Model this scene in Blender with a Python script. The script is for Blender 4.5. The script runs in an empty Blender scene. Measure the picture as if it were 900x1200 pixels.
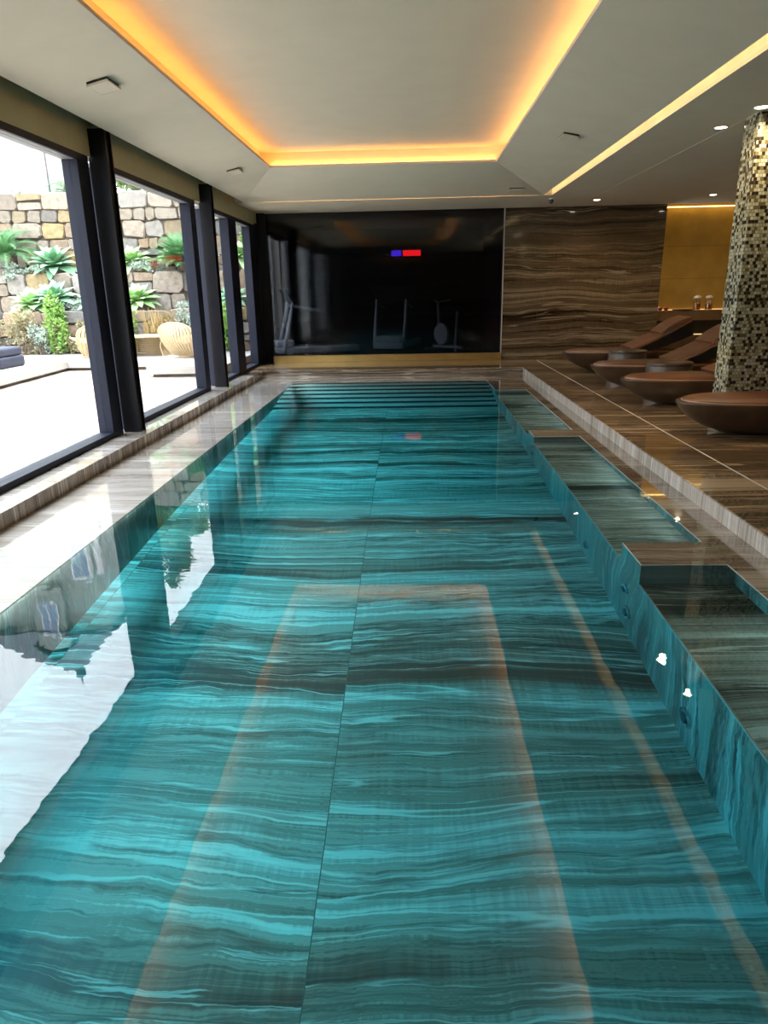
import bpy, bmesh, math, random
from mathutils import Vector, Matrix
random.seed(7)
S = bpy.context.scene
COL = S.collection
PI = math.pi

# ------------------------------------------------------------------ render look
S.view_settings.view_transform = 'Standard'
S.view_settings.look = 'None'
S.view_settings.gamma = 1.0
S.view_settings.use_curve_mapping = False
S.view_settings.exposure = 0.0
cy = S.cycles
cy.use_denoising = True
cy.max_bounces = 14
cy.diffuse_bounces = 5
cy.glossy_bounces = 5
cy.transmission_bounces = 8
cy.transparent_max_bounces = 16
cy.caustics_refractive = True
cy.caustics_reflective = False
cy.blur_glossy = 1.0
cy.sample_clamp_indirect = 6.0
cy.sample_clamp_direct = 0.0

# ------------------------------------------------------------------ node helpers
class NT:
    def __init__(self, name):
        self.m = bpy.data.materials.new(name)
        self.m.use_nodes = True
        self.t = self.m.node_tree
        self.t.nodes.clear()
        self.out = self.t.nodes.new('ShaderNodeOutputMaterial')
    def n(self, typ, **kw):
        nd = self.t.nodes.new(typ)
        for k, v in kw.items():
            if k[0] == 'i' and k[1:].isdigit():
                nd.inputs[int(k[1:])].default_value = v
            else:
                setattr(nd, k, v)
        return nd
    def l(self, a, b):
        self.t.links.new(a, b)
    def math(self, op, a, b=None, c=None):
        nd = self.t.nodes.new('ShaderNodeMath'); nd.operation = op
        for i, v in enumerate((a, b, c)):
            if v is None: continue
            if isinstance(v, (int, float)): nd.inputs[i].default_value = v
            else: self.l(v, nd.inputs[i])
        return nd.outputs[0]
    def comb(self, x, y, z=0.0):
        nd = self.t.nodes.new('ShaderNodeCombineXYZ')
        for i, v in enumerate((x, y, z)):
            if isinstance(v, (int, float)): nd.inputs[i].default_value = v
            else: self.l(v, nd.inputs[i])
        return nd.outputs[0]
    def noise(self, vec, scale=1.0, detail=2.0, rough=0.5, dist=0.0, dim='3D'):
        nd = self.t.nodes.new('ShaderNodeTexNoise'); nd.noise_dimensions = dim
        nd.inputs['Scale'].default_value = scale
        nd.inputs['Detail'].default_value = detail
        nd.inputs['Roughness'].default_value = rough
        nd.inputs['Distortion'].default_value = dist
        if vec is not None: self.l(vec, nd.inputs['Vector'])
        return nd.outputs['Fac']
    def ramp(self, fac, stops, interp='LINEAR'):
        nd = self.t.nodes.new('ShaderNodeValToRGB')
        cr = nd.color_ramp; cr.interpolation = interp
        while len(cr.elements) > 1: cr.elements.remove(cr.elements[-1])
        cr.elements[0].position = stops[0][0]; cr.elements[0].color = (*stops[0][1], 1)
        for p, c in stops[1:]:
            e = cr.elements.new(p); e.color = (*c, 1)
        self.l(fac, nd.inputs[0])
        return nd.outputs[0]
    def mix(self, fac, a, b, mode='MIX'):
        nd = self.t.nodes.new('ShaderNodeMix'); nd.data_type = 'RGBA'; nd.blend_type = mode
        for idx, v in ((0, fac), (6, a), (7, b)):
            if isinstance(v, (int, float)): nd.inputs[idx].default_value = v
            elif isinstance(v, tuple): nd.inputs[idx].default_value = (*v, 1) if len(v) == 3 else v
            else: self.l(v, nd.inputs[idx])
        return nd.outputs[2]
    def bsdf(self, color, rough=0.5, metal=0.0, coat=0.0, coat_rough=0.03, spec=0.5, normal=None):
        nd = self.t.nodes.new('ShaderNodeBsdfPrincipled')
        def put(k, v):
            if isinstance(v, tuple): nd.inputs[k].default_value = (*v, 1) if len(v) == 3 else v
            elif isinstance(v, (int, float)): nd.inputs[k].default_value = v
            else: self.l(v, nd.inputs[k])
        put('Base Color', color); put('Roughness', rough); put('Metallic', metal)
        put('Coat Weight', coat); put('Coat Roughness', coat_rough); put('Specular IOR Level', spec)
        if normal is not None: self.l(normal, nd.inputs['Normal'])
        self.l(nd.outputs[0], self.out.inputs[0])
        return nd
    def bump(self, h, strength=0.3, dist=0.01):
        nd = self.t.nodes.new('ShaderNodeBump')
        nd.inputs['Strength'].default_value = strength
        nd.inputs['Distance'].default_value = dist
        self.l(h, nd.inputs['Height'])
        return nd.outputs[0]
    def pos(self):
        g = self.t.nodes.new('ShaderNodeNewGeometry')
        s = self.t.nodes.new('ShaderNodeSeparateXYZ')
        self.l(g.outputs['Position'], s.inputs[0])
        return s.outputs[0], s.outputs[1], s.outputs[2], g.outputs['Position']

def plain(name, color, rough=0.5, metal=0.0, var=0.08, scale=6.0, bump=0.0, coat=0.0, spec=0.5):
    t = NT(name)
    x, y, z, P = t.pos()
    f = t.noise(P, scale, 4, 0.6)
    lo = tuple(max(0, c * (1 - var)) for c in color); hi = tuple(min(1, c * (1 + var)) for c in color)
    c = t.ramp(f, [(0.3, lo), (0.7, hi)])
    nm = t.bump(t.noise(P, scale * 12, 3, 0.6), bump, 0.004) if bump else None
    t.bsdf(c, rough, metal, coat=coat, spec=spec, normal=nm)
    return t.m

def emit(name, color, strength):
    t = NT(name)
    e = t.n('ShaderNodeEmission')
    e.inputs[0].default_value = (*color, 1); e.inputs[1].default_value = strength
    t.l(e.outputs[0], t.out.inputs[0])
    return t.m

PALE = [(0.20, (0.035, 0.027, 0.019)), (0.33, (0.13, 0.10, 0.072)), (0.43, (0.33, 0.27, 0.20)),
        (0.50, (0.22, 0.18, 0.13)), (0.58, (0.48, 0.41, 0.32)), (0.66, (0.37, 0.31, 0.235)), (0.80, (0.78, 0.72, 0.60))]
MID = [(0.22, (0.055, 0.037, 0.024)), (0.36, (0.13, 0.094, 0.063)), (0.46, (0.24, 0.185, 0.13)),
       (0.53, (0.17, 0.13, 0.092)), (0.61, (0.31, 0.25, 0.185)), (0.75, (0.45, 0.39, 0.31))]
DEEP = [(0.24, (0.026, 0.014, 0.007)), (0.37, (0.10, 0.060, 0.031)), (0.46, (0.24, 0.155, 0.083)),
        (0.53, (0.14, 0.088, 0.047)), (0.61, (0.33, 0.225, 0.127)), (0.75, (0.52, 0.39, 0.25))]
RISER_SHADE = [(0.3, (0.012, 0.010, 0.008)), (0.6, (0.05, 0.042, 0.034))]
LIT_STONE = [(0.25, (0.29, 0.255, 0.215)), (0.45, (0.47, 0.435, 0.385)), (0.55, (0.40, 0.365, 0.315)), (0.75, (0.63, 0.60, 0.55))]  # stone bands lightened, the light is put into the colour

def onyx(name, s_axis, t_axis, stops, tile=None, rough=0.14, coat=0.6, freq=1.0, warp=1.0, seed=0.0, joint=(0.10, 0.08, 0.06), vein=0.95, contrast=1.0):
    """banded onyx travertine: bands change along s, run along t"""
    t = NT(name)
    x, y, z, P = t.pos()
    A = {'x': x, 'y': y, 'z': z, 'x+z': t.math('ADD', x, z)}
    s, u = A[s_axis], A[t_axis]
    line = None
    if tile:
        (ta, tw, t0), (tb, tl, s0) = tile          # along t and along s
        a = t.math('DIVIDE', t.math('SUBTRACT', A[ta], t0), tw)
        b = t.math('DIVIDE', t.math('SUBTRACT', A[tb], s0), tl)
        cell = t.comb(t.math('FLOOR', a), t.math('FLOOR', b), seed)
        wn = t.n('ShaderNodeTexWhiteNoise'); wn.noise_dimensions = '3D'
        t.l(cell, wn.inputs['Vector'])
        off = t.math('MULTIPLY', t.math('SUBTRACT', wn.outputs['Value'], 0.5), 0.16)
        s = t.math('ADD', s, off)
        da = t.math('MULTIPLY', t.math('ABSOLUTE', t.math('SUBTRACT', t.math('FRACT', t.math('ADD', a, 0.5)), 0.5)), tw)
        db = t.math('MULTIPLY', t.math('ABSOLUTE', t.math('SUBTRACT', t.math('FRACT', t.math('ADD', b, 0.5)), 0.5)), tl)
        line = t.math('LESS_THAN', t.math('MINIMUM', da, db), 0.0022)
    w1 = t.noise(t.comb(t.math('MULTIPLY', u, 0.55), t.math('MULTIPLY', s, 0.7), 3.1 + seed), 1, 2, 0.5)
    w2 = t.noise(t.comb(t.math('MULTIPLY', u, 2.6), t.math('MULTIPLY', s, 3.2), 7.7 + seed), 1, 3, 0.55)
    w3 = t.noise(t.comb(t.math('MULTIPLY', u, 9), t.math('MULTIPLY', s, 14), 1.7 + seed), 1, 3, 0.6)
    # calm zones and wild zones
    zone = t.ramp(t.noise(t.comb(t.math('MULTIPLY', u, 0.25), t.math('MULTIPLY', s, 0.9), 11 + seed), 1, 1), [(0.38, (0.25,) * 3), (0.62, (1.0,) * 3)])
    wob = t.math('MULTIPLY', t.math('ADD', t.math('MULTIPLY', t.math('SUBTRACT', w2, 0.5), 0.09 * warp), t.math('MULTIPLY', t.math('SUBTRACT', w3, 0.5), 0.035 * warp)), zone)
    s2 = t.math('ADD', t.math('ADD', s, t.math('MULTIPLY', t.math('SUBTRACT', w1, 0.5), 0.42 * warp)), wob)
    def cen(v, k): return t.math('MULTIPLY', t.math('SUBTRACT', v, 0.5), k)
    def layer(k, ph, blend):
        # growth layers: one random tone per layer, crisp on one side and fading on the other
        q = t.math('ADD', t.math('MULTIPLY', s2, k), ph)
        i0 = t.math('FLOOR', q)
        wa = t.n('ShaderNodeTexWhiteNoise'); wa.noise_dimensions = '1D'; t.l(i0, wa.inputs['W'])
        wb_ = t.n('ShaderNodeTexWhiteNoise'); wb_.noise_dimensions = '1D'; t.l(t.math('ADD', i0, 1.0), wb_.inputs['W'])
        fr_ = t.math('MULTIPLY', t.math('POWER', t.math('FRACT', q), 2.0), blend)
        return t.math('ADD', t.math('MULTIPLY', wa.outputs['Value'], t.math('SUBTRACT', 1.0, fr_)), t.math('MULTIPLY', wb_.outputs['Value'], fr_))
    n0 = t.noise(t.comb(t.math('MULTIPLY', u, 0.05), t.math('MULTIPLY', s2, 1.5 * freq), seed), 1, 1, 0.5)
    n1 = t.noise(t.comb(t.math('MULTIPLY', u, 0.30), t.math('MULTIPLY', s2, 6.5 * freq), 2 + seed), 1, 3, 0.6)
    n2 = t.noise(t.comb(t.math('MULTIPLY', u, 0.35), t.math('MULTIPLY', s2, 55 * freq), 5 + seed), 1, 4, 0.7)
    fib = t.noise(t.comb(t.math('MULTIPLY', u, 46), t.math('MULTIPLY', s2, 3.5), 9 + seed), 1, 2, 0.5)
    ph = t.math('MULTIPLY', n1, 1.6)
    f = t.math('ADD', t.math('ADD', cen(n0, 0.62), cen(n1, 0.60)), t.math('ADD', cen(n2, 0.50), cen(fib, 0.13)))
    f = t.math('ADD', f, cen(layer(6.0 * freq, t.math('ADD', ph, seed * 13.0 + 200), 0.9), 0.30))
    f = t.math('ADD', f, cen(layer(25.0 * freq, t.math('ADD', t.math('MULTIPLY', ph, 2.0), seed * 7.0 + 500), 0.7), 0.24))
    f = t.math('ADD', t.math('MULTIPLY', f, contrast), 0.515)
    c = t.ramp(f, stops)
    v1 = t.noise(t.comb(t.math('MULTIPLY', u, 0.16), t.math('MULTIPLY', s2, 3.0 * freq), 21 + seed), 1, 3, 0.6)
    d1 = t.math('ABSOLUTE', t.math('SUBTRACT', v1, 0.56))
    light = t.ramp(d1, [(0.0, (1,) * 3), (0.006, (0.9,) * 3), (0.012, (0,) * 3)])
    v3 = t.noise(t.comb(t.math('MULTIPLY', u, 0.2), t.math('MULTIPLY', s2, 5.5 * freq), 51 + seed), 1, 4, 0.65)
    l3 = t.ramp(t.math('ABSOLUTE', t.math('SUBTRACT', v3, 0.45)), [(0.0, (1,) * 3), (0.005, (0.8,) * 3), (0.010, (0,) * 3)])
    light = t.math('MAXIMUM', light, t.math('MULTIPLY', l3, 0.8))
    hi = stops[-1][1]
    c = t.mix(t.math('MULTIPLY', light, 0.75), c, tuple(min(1, q * 1.15) for q in hi))
    v2 = t.noise(t.comb(t.math('MULTIPLY', u, 0.3), t.math('MULTIPLY', s2, 4.0 * freq), 33 + seed), 1, 5, 0.7)
    d2 = t.math('ABSOLUTE', t.math('SUBTRACT', v2, 0.47))
    dark = t.ramp(d2, [(0.0, (1,) * 3), (0.016, (0.6,) * 3), (0.045, (0,) * 3)])
    c = t.mix(t.math('MULTIPLY', t.math('MULTIPLY', dark, zone), vein), c, stops[0][1])
    if line is not None:
        c = t.mix(line, c, joint)
    t.bsdf(c, rough, coat=coat, coat_rough=0.02)
    return t.m

def thin_ior(t, fr, ior):
    # a thin pane reflects the same from both of its faces
    g = t.n('ShaderNodeNewGeometry')
    t.l(t.math('ADD', t.math('MULTIPLY', g.outputs['Backfacing'], 1 / ior - ior), ior), fr.inputs[0])

def glass_mat(name, tint, tint_alpha=1.0, boost=1.0, rough=0.0):
    t = NT(name)
    tr = t.n('ShaderNodeBsdfTransparent'); tr.inputs[0].default_value = (*tint, 1)
    gl = t.n('ShaderNodeBsdfGlossy'); gl.inputs['Roughness'].default_value = rough
    fr = t.n('ShaderNodeFresnel'); thin_ior(t, fr, 1.45)
    f = t.math('MINIMUM', t.math('MULTIPLY', fr.outputs[0], boost), 1.0)
    mx = t.n('ShaderNodeMixShader')
    t.l(f, mx.inputs[0]); t.l(tr.outputs[0], mx.inputs[1]); t.l(gl.outputs[0], mx.inputs[2])
    t.l(mx.outputs[0], t.out.inputs[0])
    return t.m

# ------------------------------------------------------------------ materials
TILE = (('x', 1.66, -0.375), ('y', 1.612, 0.03))
M = {}
M['pool_floor'] = onyx('onyx_pool_floor', 'y', 'x', PALE, tile=TILE, rough=0.35, coat=0.0, contrast=1.28)
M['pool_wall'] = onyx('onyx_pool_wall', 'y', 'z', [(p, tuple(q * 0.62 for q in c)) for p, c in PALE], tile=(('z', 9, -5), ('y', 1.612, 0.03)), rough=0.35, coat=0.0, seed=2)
M['pool_end'] = onyx('onyx_pool_end', 'z', 'x', PALE, rough=0.35, coat=0.0, seed=4)
M['deck'] = onyx('onyx_deck', 'y', 'x+z', MID, tile=(('x', 1.66, -0.375), ('y', 1.612, 0.03)), rough=0.10, coat=1.0, seed=1, freq=1.3, warp=0.45)
M['deck_pale'] = onyx('onyx_deck_pale', 'y', 'x+z', LIT_STONE, tile=(('x', 1.66, -0.375), ('y', 1.612, 0.03)), rough=0.10, coat=1.0, seed=1, freq=1.3, warp=0.45)  # same stone as the deck, daylight painted into a paler tone
M['step'] = onyx('onyx_step', 'y', 'x', LIT_STONE, rough=0.3, coat=0.0, seed=3)  # treads lightened to look lit from above
M['step_riser'] = onyx('onyx_step_riser', 'z', 'x', RISER_SHADE, rough=0.3, coat=0.0, seed=4)  # shade on the risers painted as a dark tone
M['sill_face'] = onyx('onyx_sill_face', 'y', 'z', MID, rough=0.25, coat=0.3, seed=9, freq=2.0, warp=0.3)
M['platform'] = onyx('onyx_platform', 'y', 'x+z', DEEP, tile=(('x', 1.9, 2.49), ('y', 1.612, 0.9)), rough=0.16, coat=0.45, seed=6, freq=1.1, warp=0.5)
M['riser'] = onyx('onyx_riser', 'y', 'z', LIT_STONE, tile=(('z', 5, -2), ('y', 1.612, 0.9)), rough=0.2, coat=0.5, seed=8, freq=2.0, warp=0.3)  # window light on the riser put into its paler colour
M['far_riser'] = onyx('onyx_far_riser', 'z', 'x', MID, rough=0.2, coat=0.5, seed=5, freq=2.0, warp=0.3)
WALL = [(p, tuple(q * 0.48 for q in c)) for p, c in DEEP]
M['stone_wall'] = onyx('onyx_wall', 'z', 'x', WALL, tile=(('x', 2.6, 2.55), ('z', 6, -2)), rough=0.09, coat=0.8, seed=12, freq=1.25, warp=0.8, vein=0.4)
M['ceiling'] = plain('ceiling_fabric', (0.62, 0.565, 0.445), 0.8, var=0.03, scale=3, bump=0.05)
M['cove'] = plain('cove_plaster', (0.75, 0.68, 0.55), 0.7, var=0.03)
M['header'] = plain('olive_header_panel', (0.46, 0.42, 0.24), 0.6, var=0.05)
M['dark'] = plain('matt_black_paint', (0.012, 0.012, 0.014), 0.7, var=0.1)
M['frame'] = plain('dark_window_metal', (0.008, 0.010, 0.021), 0.5, metal=0.0, var=0.1, scale=2, spec=0.22)
M['soffit'] = plain('grey_soffit', (0.20, 0.20, 0.21), 0.5)
M['steel'] = plain('black_painted_steel', (0.006, 0.006, 0.008), 0.45, var=0.15, scale=2, spec=0.25)
M['glass'] = glass_mat('clear_window_glass', (0.97, 0.985, 0.98))
M['gold'] = plain('brushed_gold_metal', (0.62, 0.40, 0.13), 0.30, metal=0.85, var=0.10, scale=4)
M['goldwall'] = plain('gold_leaf_panel', (0.58, 0.38, 0.10), 0.42, metal=0.55, var=0.12, scale=3)
M['white_metal'] = plain('white_enamel', (0.75, 0.73, 0.68), 0.4, var=0.03)
M['pale_strip'] = plain('pale_stone_edge', (0.50, 0.46, 0.40), 0.3, var=0.06)  # inlay and wall trim, also painted highlights on seat and deck edges
M['chrome'] = plain('polished_steel', (0.55, 0.57, 0.6), 0.15, metal=1.0, var=0.03)
M['leather'] = plain('cognac_leather', (0.135, 0.045, 0.012), 0.5, var=0.22, scale=5, bump=0.12, coat=0.15)
M['piping'] = plain('tan_leather_piping', (0.38, 0.19, 0.10), 0.4, var=0.1)
M['wood'] = plain('smoked_wood', (0.060, 0.032, 0.016), 0.40, var=0.35, scale=5, coat=0.15)
M['darkshell'] = plain('black_lacquer_shell', (0.010, 0.009, 0.009), 0.4, var=0.1)
M['drum'] = plain('bronze_drum', (0.085, 0.062, 0.045), 0.42, metal=0.0, var=0.25, scale=6)
M['led_orange'] = emit('amber_led', (1.0, 0.43, 0.11), 18.0)
M['led_yellow'] = emit('warm_led', (1.0, 0.77, 0.37), 46.0)
M['led_dim'] = emit('dim_amber_led', (1.0, 0.5, 0.15), 26.0)
M['pool_led'] = emit('pool_led', (0.68, 0.95, 1.0), 1120.0)
M['bay_led'] = emit('bay_led', (0.95, 0.95, 0.92), 16.0)
M['lens'] = emit('downlight_lens', (1.0, 0.86, 0.64), 20.0)
M['niche_led'] = emit('niche_led', (1.0, 0.62, 0.18), 7.0)
M['counter_led'] = emit('counter_led', (1.0, 0.6, 0.25), 2.0)
M['screen_red'] = emit('red_display', (1.0, 0.01, 0.015), 8.0)
M['screen_blue'] = emit('blue_display', (0.10, 0.03, 1.0), 4.5)
M['gym_dark'] = plain('gym_dark_wall', (0.018, 0.018, 0.02), 0.8)
M['gym_metal'] = plain('gym_silver_plastic', (0.45, 0.46, 0.5), 0.35, var=0.1)
M['black_plastic'] = plain('gym_black_plastic', (0.02, 0.02, 0.024), 0.45)
M['terrace'] = onyx('terrace_travertine', 'y', 'x', [(0.25, (0.22, 0.16, 0.115)), (0.42, (0.42, 0.335, 0.26)), (0.6, (0.56, 0.50, 0.43)), (0.8, (0.66, 0.61, 0.55))], tile=(('x', 1.2, 0.2), ('y', 0.8, 0.1)), rough=0.35, coat=0.1, seed=15, freq=1.0, joint=(0.4, 0.35, 0.3))
M['terrace_edge'] = plain('pale_terrace_stone', (0.36, 0.335, 0.30), 0.5, var=0.07)
M['plaster'] = plain('pale_house_plaster', (0.27, 0.29, 0.265), 0.8, var=0.08, scale=2)
M['slate'] = plain('grey_slate_roof', (0.045, 0.052, 0.07), 0.6, var=0.2, scale=3)
M['trimwhite'] = plain('white_window_trim', (0.7, 0.7, 0.7), 0.5)
M['pane'] = plain('house_window_pane', (0.20, 0.26, 0.36), 0.08, var=0.1)
M['rattan'] = plain('bent_pale_wood', (0.52, 0.385, 0.215), 0.5, var=0.12, scale=9)
M['cushion'] = plain('dark_navy_canvas', (0.022, 0.025, 0.045), 0.6, var=0.2)
M['soil'] = plain('garden_soil', (0.10, 0.075, 0.05), 0.95, var=0.4, scale=5, bump=0.3)
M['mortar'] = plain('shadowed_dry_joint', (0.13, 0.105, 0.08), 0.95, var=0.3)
M['bark'] = plain('tree_bark', (0.11, 0.08, 0.055), 0.9, var=0.3)
M['counter'] = plain('brown_counter_wood', (0.13, 0.07, 0.03), 0.45, var=0.2)
M['white_lid'] = plain('white_jar_lid', (0.75, 0.72, 0.66), 0.4)
M['amber'] = plain('amber_liquid', (0.35, 0.12, 0.03), 0.15, var=0.1, coat=0.6)
M['red'] = plain('red_fruit_skin', (0.35, 0.035, 0.02), 0.35, var=0.2)

def leaf_mat(name, dark, light, trans=0.35):
    t = NT(name)
    g = t.n('ShaderNodeNewGeometry')
    x, y, z, P = t.pos()
    f = t.math('ADD', t.math('MULTIPLY', g.outputs['Random Per Island'], 0.75), t.math('MULTIPLY', t.noise(P, 3, 2), 0.25))
    c = t.ramp(f, [(0.1, dark), (0.9, light)])
    d = t.n('ShaderNodeBsdfPrincipled'); t.l(c, d.inputs['Base Color']); d.inputs['Roughness'].default_value = 0.5
    tr = t.n('ShaderNodeBsdfTranslucent'); t.l(c, tr.inputs[0])
    mx = t.n('ShaderNodeMixShader'); mx.inputs[0].default_value = trans
    t.l(d.outputs[0], mx.inputs[1]); t.l(tr.outputs[0], mx.inputs[2]); t.l(mx.outputs[0], t.out.inputs[0])
    return t.m
M['agave'] = leaf_mat('agave_leaf', (0.13, 0.30, 0.15), (0.36, 0.58, 0.38), 0.2)
M['agave_lime'] = leaf_mat('young_agave_leaf', (0.22, 0.42, 0.14), (0.48, 0.66, 0.32), 0.2)
M['cycad'] = leaf_mat('cycad_frond', (0.04, 0.13, 0.045), (0.16, 0.34, 0.13))
M['shrub'] = leaf_mat('green_shrub_leaf', (0.10, 0.24, 0.04), (0.34, 0.52, 0.12))
M['drybush'] = leaf_mat('brown_shrub_leaf', (0.16, 0.13, 0.06), (0.42, 0.38, 0.20))
M['silver'] = leaf_mat('silver_leaf', (0.20, 0.26, 0.20), (0.48, 0.55, 0.46), 0.15)
M['rust'] = leaf_mat('rust_leaf', (0.22, 0.08, 0.05), (0.40, 0.18, 0.11))
M['straw'] = leaf_mat('dry_grass_blade', (0.30, 0.19, 0.06), (0.55, 0.40, 0.18))
M['tree'] = leaf_mat('dark_tree_leaf', (0.025, 0.07, 0.02), (0.11, 0.20, 0.06))
M['tree_light'] = leaf_mat('bright_tree_leaf', (0.07, 0.15, 0.03), (0.22, 0.34, 0.10))
M['palm'] = leaf_mat('palm_leaf', (0.08, 0.17, 0.06), (0.24, 0.38, 0.17))

def stone_mat():
    t = NT('rubble_stone')
    g = t.n('ShaderNodeNewGeometry'); x, y, z, P = t.pos()
    c = t.ramp(g.outputs['Random Per Island'], [(0.0, (0.23, 0.185, 0.135)), (0.16, (0.29, 0.245, 0.19)), (0.34, (0.18, 0.145, 0.11)), (0.5, (0.27, 0.185, 0.115)), (0.66, (0.31, 0.275, 0.235)), (0.82, (0.13, 0.12, 0.11)), (1.0, (0.32, 0.23, 0.105))])
    n = t.noise(P, 9, 6, 0.7)
    c = t.mix(0.65, c, t.ramp(n, [(0.3, (0.32,) * 3), (0.50, (0.88,) * 3), (0.75, (1.35,) * 3)]), 'MULTIPLY')
    t.bsdf(c, 0.9, normal=t.bump(t.noise(P, 22, 6, 0.7), 0.6, 0.03))
    return t.m
M['stone'] = stone_mat()

def mosaic_mat():
    t = NT('glass_mosaic')
    x, y, z, P = t.pos()
    k = 0.031
    h = t.math('ADD', x, y)
    col = t.math('FLOOR', t.math('DIVIDE', h, k * 2))
    a0 = t.math('DIVIDE', h, k)
    # half the rows are wide, half are narrow chips
    row = t.math('FLOOR', t.math('DIVIDE', z, k))
    shift = t.math('MULTIPLY', t.math('MODULO', row, 2.0), 0.5)
    a = t.math('ADD', a0, shift)
    b = t.math('DIVIDE', z, k)
    wn = t.n('ShaderNodeTexWhiteNoise'); wn.noise_dimensions = '3D'
    t.l(t.comb(t.math('FLOOR', a), t.math('FLOOR', b), 3.0), wn.inputs['Vector'])
    c = t.ramp(wn.outputs['Value'], [(0.0, (0.40, 0.39, 0.27)), (0.24, (0.27, 0.27, 0.17)), (0.40, (0.50, 0.50, 0.38)), (0.52, (0.13, 0.10, 0.042)), (0.66, (0.022, 0.016, 0.008)), (0.88, (0.33, 0.29, 0.17))], 'CONSTANT')
    fa = t.math('ABSOLUTE', t.math('SUBTRACT', t.math('FRACT', a), 0.5))
    fb = t.math('ABSOLUTE', t.math('SUBTRACT', t.math('FRACT', b), 0.5))
    g = t.math('GREATER_THAN', t.math('MAXIMUM', fa, fb), 0.44)
    c = t.mix(g, c, (0.06, 0.05, 0.035))
    r = t.math('ADD', t.math('MULTIPLY', g, 0.5), 0.18)
    t.bsdf(c, r, coat=0.2)
    return t.m
M['mosaic'] = mosaic_mat()

def water_mat():
    t = NT('pool_water')
    x, y, z, P = t.pos()
    r1 = t.noise(t.comb(t.math('MULTIPLY', x, 1.0), t.math('MULTIPLY', y, 1.0), 0), 5.0, 2, 0.5)
    r2 = t.noise(t.comb(x, y, 4.0), 0.8, 1, 0.5)
    hgt = t.math('ADD', r1, t.math('MULTIPLY', r2, 1.5))
    bp = t.n('ShaderNodeBump'); bp.inputs['Strength'].default_value = 1.0; bp.inputs['Distance'].default_value = 0.00065
    t.l(hgt, bp.inputs['Height'])
    rf = t.n('ShaderNodeBsdfRefraction'); rf.inputs['IOR'].default_value = 1.333; rf.inputs['Roughness'].default_value = 0.0
    rf.inputs[0].default_value = (1, 1, 1, 1)
    gl = t.n('ShaderNodeBsdfGlossy'); gl.inputs['Roughness'].default_value = 0.0
    fr = t.n('ShaderNodeFresnel'); fr.inputs[0].default_value = 1.333
    for nd in (rf, gl, fr): t.l(bp.outputs[0], nd.inputs['Normal'])
    f = t.math('MINIMUM', t.math('ADD', t.math('MULTIPLY', fr.outputs[0], 0.9), 0.048), 1.0)
    mx = t.n('ShaderNodeMixShader'); t.l(f, mx.inputs[0]); t.l(rf.outputs[0], mx.inputs[1]); t.l(gl.outputs[0], mx.inputs[2])
    t.l(mx.outputs[0], t.out.inputs[0])
    va = t.n('ShaderNodeVolumeAbsorption')
    va.inputs['Color'].default_value = (0.10, 0.835, 0.935, 1); va.inputs['Density'].default_value = 0.9
    t.l(va.outputs[0], t.out.inputs['Volume'])
    return t.m
M['water'] = water_mat()

def black_glass():
    t = NT('dark_wet_glass')
    x, y, z, P = t.pos()
    tr = t.n('ShaderNodeBsdfTransparent'); tr.inputs[0].default_value = (0.32, 0.34, 0.36, 1)
    gl = t.n('ShaderNodeBsdfGlossy'); gl.inputs['Roughness'].default_value = 0.03
    drip = t.noise(t.comb(t.math('MULTIPLY', x, 30), t.math('MULTIPLY', y, 1), t.math('MULTIPLY', z, 2.2)), 1, 4, 0.65)
    nm = t.bump(drip, 0.2, 0.002); t.l(nm, gl.inputs['Normal'])
    fr = t.n('ShaderNodeFresnel'); thin_ior(t, fr, 1.45)
    f = t.math('MINIMUM', t.math('MULTIPLY', fr.outputs[0], 1.5), 1.0)
    mx = t.n('ShaderNodeMixShader'); t.l(f, mx.inputs[0]); t.l(tr.outputs[0], mx.inputs[1]); t.l(gl.outputs[0], mx.inputs[2])
    t.l(mx.outputs[0], t.out.inputs[0])
    return t.m
M['black_glass'] = black_glass()

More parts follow.
